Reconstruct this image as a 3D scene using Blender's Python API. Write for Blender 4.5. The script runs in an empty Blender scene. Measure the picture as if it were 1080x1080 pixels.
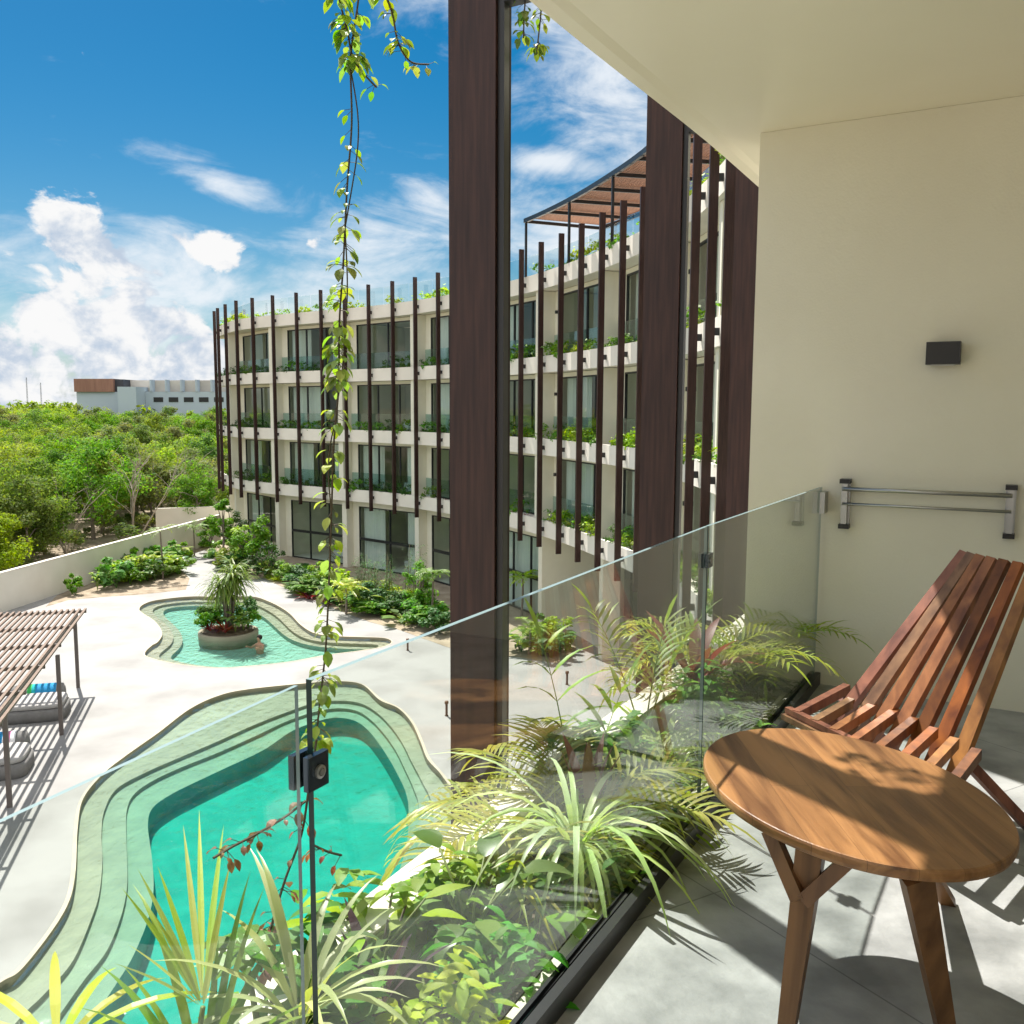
import bpy, math, random
import numpy as np
from mathutils import Vector, Matrix, noise
from mathutils.geometry import tessellate_polygon
R = math.radians
sc = bpy.context.scene
COL = sc.collection

# ------------------------------------------------------------------ camera, sky, sun, exposure
CAMZ, FLZ = 8.88, 7.53                     # eye height and balcony floor above the courtyard
F, CX, CY = 985.0, 503.0, 540.0
PITCH = math.atan(112 / F)
cam = bpy.data.cameras.new('camera'); camo = bpy.data.objects.new('camera', cam); COL.objects.link(camo)
camo.location = (0, 0, CAMZ); camo.rotation_euler = (R(90) - PITCH, 0, 0)
cam.sensor_width = 36; cam.lens = F / 1080 * 36; cam.shift_x = (540 - CX) / 1080
cam.clip_start = 0.02; cam.clip_end = 6000
sc.camera = camo

SUN_DIR = Vector((.33, -.645, -1.0)).normalized()        # the way the light travels
SUN_EL = math.asin(-SUN_DIR.z); SUN_AZ = math.atan2(-SUN_DIR.x, -SUN_DIR.y)
world = bpy.data.worlds.new('World'); sc.world = world; world.use_nodes = True
SKY_STRENGTH = 0.125
sun = bpy.data.lights.new('sun', 'SUN'); sun.energy = 4.9; sun.angle = R(.5); sun.color = (1, .955, .88)
suno = bpy.data.objects.new('sun', sun); COL.objects.link(suno)
suno.rotation_euler = SUN_DIR.to_track_quat('-Z', 'Y').to_euler(); suno.location = (-20, 40, 60)
sc.view_settings.view_transform = 'Standard'; sc.view_settings.look = 'None'
sc.view_settings.gamma = 1; sc.view_settings.use_curve_mapping = False
sc.view_settings.exposure = 0.90
cy = sc.cycles
cy.use_denoising = True; cy.max_bounces = 10; cy.diffuse_bounces = 5; cy.glossy_bounces = 4
cy.transmission_bounces = 6; cy.transparent_max_bounces = 40; cy.caustics_reflective = False; cy.caustics_refractive = False
cy.sample_clamp_indirect = 8; cy.use_adaptive_sampling = True; cy.adaptive_threshold = 0.02

def build_world():
    nt = world.node_tree; nt.nodes.clear(); N = nt.nodes; Lk = nt.links
    def nd(t, **k):
        n = N.new(t)
        for a, b in k.items(): setattr(n, a, b)
        return n
    def mth(op, a, b=None, c=None):
        n = nd('ShaderNodeMath', operation=op)
        for i, v in enumerate((a, b, c)):
            if v is None: continue
            if isinstance(v, (int, float)): n.inputs[i].default_value = v
            else: Lk.new(v, n.inputs[i])
        return n.outputs[0]
    def mix(f, a, b):
        n = nd('ShaderNodeMix', data_type='RGBA')
        for i, v in ((0, f), (6, a), (7, b)):
            if isinstance(v, (int, float)): n.inputs[i].default_value = v
            elif isinstance(v, tuple): n.inputs[i].default_value = (*v, 1)
            else: Lk.new(v, n.inputs[i])
        return n.outputs[2]
    sky = nd('ShaderNodeTexSky', sky_type='NISHITA'); sky.sun_disc = False
    sky.sun_elevation = SUN_EL; sky.sun_rotation = SUN_AZ
    sky.air_density = 1.0; sky.dust_density = .35; sky.ozone_density = 2.2
    hs = nd('ShaderNodeHueSaturation'); hs.inputs['Saturation'].default_value = 1.62; hs.inputs['Value'].default_value = .345; hs.inputs['Hue'].default_value = .490
    Lk.new(sky.outputs[0], hs.inputs['Color'])
    tc = nd('ShaderNodeTexCoord'); sep = nd('ShaderNodeSeparateXYZ'); Lk.new(tc.outputs['Generated'], sep.inputs[0])
    X, Y, Z = sep.outputs
    az = mth('ARCTAN2', X, Y); el = mth('ARCSINE', Z)
    comb = nd('ShaderNodeCombineXYZ'); Lk.new(az, comb.inputs[0]); Lk.new(el, comb.inputs[1])
    AE = comb.outputs[0]
    def fbm(scale, sx, sy, detail=9, rough=.58, dist=0., off=(0, 0, 0), rot=0):
        mp = nd('ShaderNodeMapping'); mp.inputs['Scale'].default_value = (sx, sy, 1); mp.inputs['Location'].default_value = off
        mp.inputs['Rotation'].default_value = (0, 0, rot)
        Lk.new(AE, mp.inputs[0])
        n = nd('ShaderNodeTexNoise'); n.inputs['Scale'].default_value = scale; n.inputs['Detail'].default_value = detail
        n.inputs['Roughness'].default_value = rough; n.inputs['Distortion'].default_value = dist
        Lk.new(mp.outputs[0], n.inputs['Vector']); return n.outputs['Fac']
    def blob(az0, el0, ra, re, rot=0.):
        # a soft elliptical patch of sky: 1 in the middle, 0 at the rim
        mp = nd('ShaderNodeMapping', vector_type='TEXTURE'); mp.inputs['Location'].default_value = (az0, el0, 0)
        mp.inputs['Rotation'].default_value = (0, 0, rot); mp.inputs['Scale'].default_value = (ra, re, 1)
        Lk.new(AE, mp.inputs[0])
        ln = nd('ShaderNodeVectorMath', operation='LENGTH'); Lk.new(mp.outputs[0], ln.inputs[0])
        n = nd('ShaderNodeMapRange', interpolation_type='LINEAR'); n.inputs['From Min'].default_value = 1; n.inputs['From Max'].default_value = 0
        Lk.new(ln.outputs['Value'], n.inputs[0]); return n.outputs[0]
    def smooth(v, a, b):
        n = nd('ShaderNodeMapRange', interpolation_type='SMOOTHSTEP'); n.inputs['From Min'].default_value = a; n.inputs['From Max'].default_value = b
        Lk.new(v, n.inputs[0]); return n.outputs[0]
    def union(vals, _=0):
        o = vals[0]
        for v in vals[1:]: o = mth('MAXIMUM', o, v)
        return o
    # heaped clouds low in the sky
    heap = union([blob(-.392, .158, .135, .050, -.57), blob(-.375, .080, .17, .115), blob(-.48, .040, .15, .085), blob(-.32, .030, .32, .090), blob(-.10, .03, .40, .07),
                  mth('MULTIPLY', blob(-.275, .156, .085, .034, -.4), .72), mth('MULTIPLY', blob(-.172, .165, .034, .026), .72),
                  blob(.9, .06, .5, .15), blob(-1.3, .08, .5, .2), blob(2.4, .1, .8, .25), blob(-2.6, .08, .8, .2)])
    n1 = fbm(17, 1, 1.25, 12, .58, .35)
    n2 = fbm(17, 1, 1.25, 12, .58, .35, (.16, -.34, 0))
    d1 = mth('ADD', heap, mth('MULTIPLY', mth('SUBTRACT', n1, .5), 2.0))
    heap_a = smooth(d1, .41, .60)
    # thin torn sheets higher up
    sheet = union([blob(-.13, .135, .30, .11, .38), blob(.14, .34, .24, .17, -.62), blob(.19, .25, .13, .10, -.6), blob(-.05, .42, .20, .08, -.1),
                   blob(.075, .245, .12, .030, -.12), blob(.11, .17, .20, .08, .3), blob(-.22, .43, .20, .06, .1), blob(-.27, .22, .10, .03, -.3), blob(-.33, .12, .30, .10)])
    # added cloud deck, unseen overhead and behind the camera, brightens the shade
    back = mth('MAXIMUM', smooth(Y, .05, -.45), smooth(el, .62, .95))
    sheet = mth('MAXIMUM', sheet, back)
    n3 = fbm(6.5, 1, 2.6, 11, .60, .9, (3, 1, 0), -.35)
    n4 = fbm(30, 1, 1.6, 10, .6, .4, (5, 2, 0))
    d2 = mth('ADD', mth('MULTIPLY', sheet, 1.05), mth('ADD', mth('MULTIPLY', mth('SUBTRACT', n3, .5), 2.1), mth('MULTIPLY', mth('SUBTRACT', n4, .5), .5)))
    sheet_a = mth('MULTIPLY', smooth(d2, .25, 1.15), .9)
    # haze near the horizon
    hz = nd('ShaderNodeMapRange', interpolation_type='SMOOTHSTEP'); hz.inputs['From Min'].default_value = .16; hz.inputs['From Max'].default_value = -.02
    Lk.new(el, hz.inputs[0])
    shade = smooth(mth('ADD', mth('SUBTRACT', n1, n2), mth('MULTIPLY', mth('SUBTRACT', el, .10), .55)), -.16, .10)
    ccol = mix(shade, (2.3, 2.7, 3.25), (4.1, 4.1, 4.1))
    c = mix(mth('MULTIPLY', hz.outputs[0], .5), hs.outputs[0], (1.75, 2.8, 3.8))
    c = mix(sheet_a, c, (3.8, 4.0, 4.2))
    c = mix(mth('MULTIPLY', back, .85), c, (5.6, 5.7, 5.9))  # extra brightness of the added, unseen cloud deck
    c = mix(heap_a, c, ccol)
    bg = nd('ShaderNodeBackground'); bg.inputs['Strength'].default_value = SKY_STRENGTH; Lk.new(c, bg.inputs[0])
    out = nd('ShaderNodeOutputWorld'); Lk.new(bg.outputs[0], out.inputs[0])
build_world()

# ------------------------------------------------------------------ small helpers
rng = random.Random(11)
cp, sp = math.cos(PITCH), math.sin(PITCH)
def P(px, py, z):
    """The point at height z that the photograph shows at pixel px, py (survey of the place)."""
    x = (px - CX) / F; y = (CY - py) / F
    d = Vector((x, cp + y * sp, -sp + y * cp)); t = (z - CAMZ) / d.z
    return Vector((d.x * t, d.y * t, z))
def V2(v): return Vector((v[0], v[1]))
def lin(r, g, b): return tuple(((c / 255) / 12.92 if c / 255 <= .04045 else (((c / 255) + .055) / 1.055) ** 2.4) for c in (r, g, b))

class MB:
    def __init__(s): s.v = []; s.f = []; s.m = []
    def quad(s, a, b, c, d, m=0):
        i = len(s.v); s.v += [tuple(a), tuple(b), tuple(c), tuple(d)]; s.f.append((i, i + 1, i + 2, i + 3)); s.m.append(m)
    def poly(s, pts, m=0):
        i = len(s.v); s.v += [tuple(p) for p in pts]; s.f.append(tuple(range(i, i + len(pts)))); s.m.append(m)
    def hexa(s, p, m=0, ms=None):
        i = len(s.v); s.v += [tuple(q) for q in p]
        for k, q in enumerate(((0, 3, 2, 1), (4, 5, 6, 7), (0, 1, 5, 4), (1, 2, 6, 5), (2, 3, 7, 6), (3, 0, 4, 7))):
            s.f.append(tuple(i + j for j in q)); s.m.append(ms[k] if ms else m)
    def box(s, c, sx, sy, sz, rz=0, m=0):
        ca, sa = math.cos(rz), math.sin(rz); p = []
        for z in (-sz / 2, sz / 2):
            for x, y in ((-1, -1), (1, -1), (1, 1), (-1, 1)):
                x *= sx / 2; y *= sy / 2; p.append((c[0] + x * ca - y * sa, c[1] + x * sa + y * ca, c[2] + z))
        s.hexa(p, m)
    def wall(s, a, b, n, o0, o1, z0, z1, m=0, ms=None):
        """prism standing on segment a-b, from offset o0 to o1 along n"""
        p = []
        for z in (z0, z1):
            for q, o in ((a, o0), (b, o0), (b, o1), (a, o1)): p.append((q[0] + n[0] * o, q[1] + n[1] * o, z))
        s.hexa(p, m, ms)
    def beam(s, a, b, w, h, up=(0, 0, 1), m=0, w2=None, h2=None, ext=0):
        a = Vector(a); b = Vector(b); d = (b - a).normalized(); a = a - d * ext; b = b + d * ext
        x = d.cross(Vector(up)); x = (x if x.length > 1e-4 else d.cross(Vector((1, 0, 0)))).normalized(); y = x.cross(d).normalized()
        w2 = w if w2 is None else w2; h2 = h if h2 is None else h2; p = []
        for q, ww, hh in ((a, w, h), (b, w2, h2)):
            for sx, sy in ((-1, -1), (1, -1), (1, 1), (-1, 1)): p.append(q + x * sx * ww / 2 + y * sy * hh / 2)
        s.hexa(p, m)
    def tube(s, pts, r, seg=8, cap=True, m=0):
        pts = [Vector(p) for p in pts]; rr = r if isinstance(r, (list, tuple)) else [r] * len(pts); i0 = len(s.v)
        prevx = None
        for k, p in enumerate(pts):
            d = (pts[min(k + 1, len(pts) - 1)] - pts[max(k - 1, 0)]).normalized()
            x = (prevx - d * prevx.dot(d)) if prevx is not None else d.cross(Vector((0, 0, 1)) if abs(d.z) < .9 else Vector((1, 0, 0)))
            x.normalize(); prevx = x; y = d.cross(x)
            for j in range(seg):
                a = 2 * math.pi * j / seg; s.v.append(tuple(p + (x * math.cos(a) + y * math.sin(a)) * rr[k]))
        for k in range(len(pts) - 1):
            for j in range(seg):
                a = i0 + k * seg + j; b = i0 + k * seg + (j + 1) % seg
                s.f.append((a, b, b + seg, a + seg)); s.m.append(m)
        if cap:
            s.f.append(tuple(i0 + j for j in range(seg))[::-1]); s.m.append(m)
            s.f.append(tuple(i0 + (len(pts) - 1) * seg + j for j in range(seg))); s.m.append(m)
    def lathe(s, prof, c=(0, 0, 0), seg=24, m=0, sx=1, sy=1, rz=0):
        i0 = len(s.v); ca, sa = math.cos(rz), math.sin(rz)
        for r, z in prof:
            for j in range(seg):
                a = 2 * math.pi * j / seg; x, y = r * sx * math.cos(a), r * sy * math.sin(a)
                s.v.append((c[0] + x * ca - y * sa, c[1] + x * sa + y * ca, c[2] + z))
        for k in range(len(prof) - 1):
            for j in range(seg):
                a = i0 + k * seg + j; b = i0 + k * seg + (j + 1) % seg; s.f.append((a, b, b + seg, a + seg)); s.m.append(m)
        s.f.append(tuple(i0 + j for j in range(seg))[::-1]); s.m.append(m)
        s.f.append(tuple(i0 + (len(prof) - 1) * seg + j for j in range(seg))); s.m.append(m)
    def flat(s, outer, holes, z, m=0):
        """flat sheet with holes"""
        loops = [[Vector((p[0], p[1], 0)) for p in outer]] + [[Vector((p[0], p[1], 0)) for p in h] for h in holes]
        tri = tessellate_polygon(loops); allp = [q for l in loops for q in l]; i = len(s.v)
        s.v += [(q.x, q.y, z) for q in allp]
        for t in tri:
            a, b, c = (allp[k] for k in t)
            if (b - a).cross(c - a).z < 0: t = (t[0], t[2], t[1])
            s.f.append(tuple(i + k for k in t)); s.m.append(m)
    def skirt(s, loop, z0, z1, m=0, inward=True):
        n = len(loop)
        for k in range(n):
            a, b = loop[k], loop[(k + 1) % n]
            s.quad((a[0], a[1], z0), (b[0], b[1], z0), (b[0], b[1], z1), (a[0], a[1], z1), m)
    # ---- plants
    def ribbon(s, p, d, L, W, droop, seg=5, fold=.22, up=Vector((0, 0, 1)), peak=.4, m=0, tipw=.0):
        p = Vector(p); d = Vector(d).normalized(); i0 = len(s.v); st = L / seg
        for k in range(seg + 1):
            t = k / seg
            w = W * (math.sin(math.pi * min(1, (t / peak) * .5)) * .85 + .15 if t < peak else max(tipw, math.cos(math.pi / 2 * (t - peak) / (1 - peak)))) / 2
            x = d.cross(up); x = x.normalized() if x.length > 1e-3 else Vector((1, 0, 0))
            nrm = x.cross(d)
            s.v += [tuple(p - x * w + nrm * w * fold), tuple(p), tuple(p + x * w + nrm * w * fold)]
            p = p + d * st; d = (d + Vector((0, 0, -1)) * droop / seg).normalized()
        for k in range(seg):
            a = i0 + 3 * k; s.f += [(a, a + 1, a + 4, a + 3), (a + 1, a + 2, a + 5, a + 4)]; s.m += [m, m]
    def frond(s, p, d, L, droop, nl=14, ll=.3, lw=.03, spread=.75, ldroop=.9, m=0, r=.006, start=.2, rnd=rng):
        p = Vector(p); d = Vector(d).normalized(); seg = 12; st = L / seg; path = [p.copy()]; dirs = [d.copy()]
        for k in range(seg):
            p = p + d * st; d = (d + Vector((0, 0, -1)) * droop / seg).normalized(); path.append(p.copy()); dirs.append(d.copy())
        s.tube(path, [r * (1 - .8 * k / seg) for k in range(seg + 1)], 5, m=m)
        for k in range(nl):
            t = start + (1 - start) * (k + .5) / nl; u = t * seg; i = min(int(u), seg - 1); q = path[i].lerp(path[i + 1], u - i); dd = dirs[i]
            x = dd.cross(Vector((0, 0, 1))); x = x.normalized() if x.length > 1e-3 else Vector((1, 0, 0)); nn = x.cross(dd)
            sc_ = math.sin(math.pi * (.18 + .72 * t)) ** .7
            for sg in (-1, 1):
                ld = (dd * (1 - spread * (1 - .5 * t)) + x * sg * spread + nn * (.25 + .15 * rnd.random())).normalized()
                s.ribbon(q, ld, ll * sc_ * rnd.uniform(.85, 1.1), lw, ldroop * rnd.uniform(.6, 1.3), 4, .18, m=m, peak=.35)
        s.ribbon(path[-1], dirs[-1], ll * .7, lw, ldroop * .6, 4, .18, m=m)
    def leaf(s, c, n, u, L, W, m=0):
        u = (u - n * u.dot(n)); u = u.normalized() if u.length > 1e-4 else n.orthogonal().normalized(); v = n.cross(u); i = len(s.v)
        s.v += [tuple(c - u * L / 2), tuple(c + v * W / 2 - n * W * .12), tuple(c + u * L / 2 - n * L * .12), tuple(c - v * W / 2 - n * W * .12)]
        s.f.append((i, i + 1, i + 2, i + 3)); s.m.append(m)
    def build(s, name, mats, parent=None, smooth=False):
        me = bpy.data.meshes.new(name); off = Vector(parent['_w']) if parent is not None and '_w' in parent else Vector((0, 0, 0))
        vs = [(v[0] - off.x, v[1] - off.y, v[2] - off.z) for v in s.v]
        me.from_pydata(vs, [], s.f); mats = mats if isinstance(mats, (list, tuple)) else [mats]
        for m in mats: me.materials.append(m)
        if any(s.m): me.polygons.foreach_set('material_index', s.m)
        if smooth: me.polygons.foreach_set('use_smooth', [True] * len(s.f))
        me.update()
        o = bpy.data.objects.new(name, me); COL.objects.link(o)
        if parent is not None: o.parent = parent
        return o

def tag(o, label, cat, group=None):
    o['label'] = label; o['category'] = cat
    if group: o['group'] = group
    return o
def thing(name, label, cat, loc=(0, 0, 0), group=None, world_coords=True):
    o = bpy.data.objects.new(name, None); COL.objects.link(o); o.location = loc; o.empty_display_size = .1
    if world_coords: o['_w'] = tuple(loc)
    return tag(o, label, cat, group)
def structure(o): o['kind'] = 'structure'; return o
def stuff(o): o['kind'] = 'stuff'; return o
def sub(name, mb, mat, parent, root, smooth=False):
    """a sub-part: built in its root's frame, parented to the part"""
    o = mb.build(name, mat, root, smooth); o.parent = parent; return o
def place(proto, loc, rz=0, s=1, label=None, group=None, cat=None, sz=None):
    """copy of a thing with copies of its parts"""
    r = proto.copy(); COL.objects.link(r); r.location = loc; r.rotation_euler = (0, 0, rz); r.scale = (s, s, sz or s)
    if '_w' in r: del r['_w']
    if label: r['label'] = label
    if cat: r['category'] = cat
    if group: r['group'] = group
    for ch in list(proto.children):
        c = ch.copy(); COL.objects.link(c); c.parent = r
        for g in list(ch.children):
            d = g.copy(); COL.objects.link(d); d.parent = c
    return r
def discard(proto):
    for ch in list(proto.children): bpy.data.objects.remove(ch)
    bpy.data.objects.remove(proto)
def catmull(pts, n=8, closed=False):
    pts = [Vector((p[0], p[1])) for p in pts]; out = []; m = len(pts)
    for i in range(m if closed else m - 1):
        if closed: p0, p1, p2, p3 = pts[i - 1], pts[i], pts[(i + 1) % m], pts[(i + 2) % m]
        else: p0, p1, p2, p3 = pts[max(i - 1, 0)], pts[i], pts[i + 1], pts[min(i + 2, m - 1)]
        for k in range(n):
            t = k / n
            out.append(.5 * ((2 * p1) + (p2 - p0) * t + (2 * p0 - 5 * p1 + 4 * p2 - p3) * t * t + (3 * p1 - p0 - 3 * p2 + p3) * t ** 3))
    if not closed: out.append(pts[-1])
    return out
class Path:
    def __init__(s, pts):
        s.p = pts; s.s = [0]
        for a, b in zip(pts, pts[1:]): s.s.append(s.s[-1] + (b - a).length)
        s.L = s.s[-1]
    def at(s, t):
        t = max(0, min(s.L, t))
        k = max(i for i in range(len(s.s) - 1) if s.s[i] <= t + 1e-9); f = (t - s.s[k]) / (s.s[k + 1] - s.s[k])
        return s.p[k].lerp(s.p[k + 1], f)
    def tan(s, t):
        d = (s.at(t + .25) - s.at(t - .25)); return d.normalized()
    def nrm(s, t): d = s.tan(t); return Vector((-d.y, d.x))
    def off(s, t, o): return s.at(t) + s.nrm(t) * o
    def near(s, q):
        best = min(range(len(s.p)), key=lambda i: (s.p[i] - q).length)
        return min((s.s[best] + d / 20 for d in range(-20, 21)), key=lambda t: (s.at(t) - q).length)

# ------------------------------------------------------------------ materials
def mat(name, col, rough=.6, var=None, scale=4, stretch=(1, 1, 1), bump=0, bscale=60, spec=.35, detail=6, metallic=0, island=None, objrand=None, coord='Object', fac=(.3, .7), dist=0.):
    m = bpy.data.materials.new(name); m.use_nodes = True; nt = m.node_tree; b = nt.nodes['Principled BSDF']
    b.inputs['Roughness'].default_value = rough; b.inputs['Specular IOR Level'].default_value = spec; b.inputs['Metallic'].default_value = metallic
    b.inputs['Base Color'].default_value = (*col, 1)
    tc = nt.nodes.new('ShaderNodeTexCoord'); mp = nt.nodes.new('ShaderNodeMapping'); mp.inputs['Scale'].default_value = stretch
    nt.links.new(tc.outputs[coord], mp.inputs[0])
    last = None
    if var:
        n = nt.nodes.new('ShaderNodeTexNoise'); n.inputs['Scale'].default_value = scale; n.inputs['Detail'].default_value = detail; n.inputs['Distortion'].default_value = dist
        nt.links.new(mp.outputs[0], n.inputs['Vector'])
        mr = nt.nodes.new('ShaderNodeMapRange'); mr.inputs['From Min'].default_value = fac[0]; mr.inputs['From Max'].default_value = fac[1]
        nt.links.new(n.outputs['Fac'], mr.inputs[0])
        mx = nt.nodes.new('ShaderNodeMix'); mx.data_type = 'RGBA'; mx.inputs[6].default_value = (*col, 1); mx.inputs[7].default_value = (*var, 1)
        nt.links.new(mr.outputs[0], mx.inputs[0]); last = mx.outputs[2]
    for kind, rc in (('i', island), ('o', objrand)):
        if rc:
            g = nt.nodes.new('ShaderNodeNewGeometry' if kind == 'i' else 'ShaderNodeObjectInfo')
            src = g.outputs['Random Per Island' if kind == 'i' else 'Random']
            hs = nt.nodes.new('ShaderNodeHueSaturation')
            for inp, lo, hi in (('Hue', .5 - rc[0], .5 + rc[0]), ('Saturation', 1 - rc[1], 1 + rc[1]), ('Value', 1 - rc[2], 1 + rc[2])):
                mr = nt.nodes.new('ShaderNodeMapRange'); mr.inputs['To Min'].default_value = lo; mr.inputs['To Max'].default_value = hi
                mm = nt.nodes.new('ShaderNodeMath'); mm.operation = 'FRACT'; m2 = nt.nodes.new('ShaderNodeMath'); m2.operation = 'MULTIPLY'
                m2.inputs[1].default_value = {'Hue': 7.13, 'Saturation': 3.77, 'Value': 1.0}[inp] * .999
                nt.links.new(src, m2.inputs[0]); nt.links.new(m2.outputs[0], mm.inputs[0]); nt.links.new(mm.outputs[0], mr.inputs[0]); nt.links.new(mr.outputs[0], hs.inputs[inp])
            if last is None: hs.inputs['Color'].default_value = (*col, 1)
            else: nt.links.new(last, hs.inputs['Color'])
            last = hs.outputs[0]
    if last is not None: nt.links.new(last, b.inputs['Base Color'])
    if bump:
        n = nt.nodes.new('ShaderNodeTexNoise'); n.inputs['Scale'].default_value = bscale; n.inputs['Detail'].default_value = 5
        nt.links.new(mp.outputs[0], n.inputs['Vector']); bp = nt.nodes.new('ShaderNodeBump'); bp.inputs['Strength'].default_value = bump; bp.inputs['Distance'].default_value = .02
        nt.links.new(n.outputs['Fac'], bp.inputs['Height']); nt.links.new(bp.outputs[0], b.inputs['Normal'])
    m['_c'] = 1
    return m
def foliage(name, col, var=None, rough=.45, trans=.35, island=(.025, .15, .35), objrand=(.02, .12, .22), spec=.35, tcol=None):
    m = mat(name, col, rough, var, 3, island=island, objrand=objrand, spec=spec)
    nt = m.node_tree; b = nt.nodes['Principled BSDF']; out = nt.nodes['Material Output']
    t = nt.nodes.new('ShaderNodeBsdfTranslucent'); mx = nt.nodes.new('ShaderNodeMixShader'); mx.inputs[0].default_value = trans
    g = nt.nodes.new('ShaderNodeMix'); g.data_type = 'RGBA'; g.blend_type = 'MULTIPLY'; g.inputs[0].default_value = 1; g.inputs[7].default_value = (*(tcol or (1.5, 1.5, .5)), 1)
    l = b.inputs['Base Color'].links
    if l: nt.links.new(l[0].from_socket, g.inputs[6])
    else: g.inputs[6].default_value = (*col, 1)
    nt.links.new(g.outputs[2], t.inputs[0])
    nt.links.new(b.outputs[0], mx.inputs[1]); nt.links.new(t.outputs[0], mx.inputs[2]); nt.links.new(mx.outputs[0], out.inputs[0])
    return m
def glassy(name, tint, ior=1.5, rough=0., bump=0, bscale=8, vol=None, boost=1., stretch=(1, 1, 1)):
    """thin clear sheet or water skin: lets light straight through, mirrors by Fresnel"""
    m = bpy.data.materials.new(name); m.use_nodes = True; nt = m.node_tree; nt.nodes.remove(nt.nodes['Principled BSDF']); out = nt.nodes['Material Output']
    t = nt.nodes.new('ShaderNodeBsdfTransparent'); t.inputs[0].default_value = (*tint, 1)
    g = nt.nodes.new('ShaderNodeBsdfGlossy'); g.inputs['Roughness'].default_value = rough
    # Schlick's Fresnel, the same from either side of the sheet
    ge = nt.nodes.new('ShaderNodeNewGeometry'); dt = nt.nodes.new('ShaderNodeVectorMath'); dt.operation = 'DOT_PRODUCT'
    nt.links.new(ge.outputs['Incoming'], dt.inputs[0]); nt.links.new(ge.outputs['Normal'], dt.inputs[1])
    def mth(op, a, b=None, clamp=False):
        n = nt.nodes.new('ShaderNodeMath'); n.operation = op; n.use_clamp = clamp
        for i, v in enumerate((a, b)):
            if v is None: continue
            if isinstance(v, (int, float)): n.inputs[i].default_value = v
            else: nt.links.new(v, n.inputs[i])
        return n.outputs[0]
    f0 = ((ior - 1) / (ior + 1)) ** 2
    c = mth('ABSOLUTE', dt.outputs['Value']); pw = mth('POWER', mth('SUBTRACT', 1.0, c, True), 5.0)
    fo = mth('MULTIPLY', mth('ADD', mth('MULTIPLY', pw, 1 - f0), f0), boost, True)
    mx = nt.nodes.new('ShaderNodeMixShader'); nt.links.new(fo, mx.inputs[0]); nt.links.new(t.outputs[0], mx.inputs[1]); nt.links.new(g.outputs[0], mx.inputs[2])
    nt.links.new(mx.outputs[0], out.inputs[0])
    if bump:
        tc = nt.nodes.new('ShaderNodeTexCoord'); mp = nt.nodes.new('ShaderNodeMapping'); mp.inputs['Scale'].default_value = stretch; nt.links.new(tc.outputs['Object'], mp.inputs[0])
        n = nt.nodes.new('ShaderNodeTexNoise'); n.inputs['Scale'].default_value = bscale; n.inputs['Detail'].default_value = 3; nt.links.new(mp.outputs[0], n.inputs['Vector'])
        bp = nt.nodes.new('ShaderNodeBump'); bp.inputs['Strength'].default_value = bump; bp.inputs['Distance'].default_value = .09
        nt.links.new(n.outputs['Fac'], bp.inputs['Height']); nt.links.new(bp.outputs[0], g.inputs['Normal']); nt.links.new(bp.outputs[0], dt.inputs[1])
    if vol:
        a = nt.nodes.new('ShaderNodeVolumeAbsorption'); a.inputs[0].default_value = (*vol[0], 1); a.inputs[1].default_value = vol[1]; nt.links.new(a.outputs[0], out.inputs['Volume'])
    return m

M = {}
M['plaster'] = mat('cream_plaster', (.80, .775, .645), .8, (.73, .70, .575), 1.3, bump=.10, bscale=90, fac=(.35, .75))
M['ceiling'] = mat('cream_ceiling_paint', (.88, .82, .645), .38, (.84, .775, .60), 1.2, bump=.05, bscale=3, spec=.4)
M['render_white'] = mat('white_render', (.85, .80, .71), .8, (.76, .71, .62), .8, bump=.08, bscale=40, detail=9)
M['deck'] = mat('white_cement_deck', (.32, .315, .303), .75, (.235, .229, .218), .55, bump=.12, bscale=14, detail=10, fac=(.42, .72))
M['passage'] = mat('shaded_grey_passage_wall', (.17, .165, .155), .8, (.13, .125, .12), 1.5)  # grey wall, darkened so its colour carries the shade of the recess
M['soil'] = mat('dark_soil', (.10, .075, .05), .95, (.19, .15, .10), 6, bump=.6, bscale=30)
M['dry_soil'] = mat('dry_sandy_soil', (.36, .29, .21), .95, (.22, .17, .12), .35, bump=.5, bscale=3, detail=10)
M['fin'] = mat('dark_brown_cladding', (.054, .024, .019), .45, (.024, .011, .0095), 9, stretch=(6, 6, .35), bump=.05, bscale=80, fac=(.3, .7))
M['black'] = mat('black_metal', (.012, .012, .013), .4, spec=.5)
M['black_frame'] = mat('black_aluminium', (.016, .017, .018), .45, spec=.5)
M['steel'] = mat('brushed_steel', (.42, .42, .40), .35, metallic=.9, bump=.04, bscale=200)
M['chrome'] = mat('dark_chrome', (.06, .08, .10), .16, metallic=.7, spec=.6)
M['tile'] = mat('grey_stone_tile', (.40, .41, .405), .5, (.20, .21, .207), 6.0, bump=.14, bscale=40, detail=10, fac=(.35, .7))
M['curtain'] = mat('pale_curtain', (.76, .76, .72), .9, (.62, .62, .58), 6, stretch=(6, 6, .1))
M['interior'] = mat('pale_interior_wall', (.74, .72, .66), .8)
M['bed'] = mat('white_linen', (.75, .75, .74), .9)
M['pool'] = mat('pale_pool_plaster', (.35, .315, .225), .8, (.28, .25, .18), 1.5, bump=.05, bscale=20)
M['pool_deep'] = mat('turquoise_pool_plaster', (.075, .335, .30), .8, (.038, .25, .225), 1.6, detail=10, dist=.8)  # mottling stands in for rippling light on the deep floor
M['wood_slat'] = mat('weathered_pergola_wood', (.25, .18, .135), .8, (.16, .115, .09), 3, stretch=(3, 3, 3))
M['pergola_post'] = mat('grey_brown_steel', (.13, .11, .10), .6)
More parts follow.
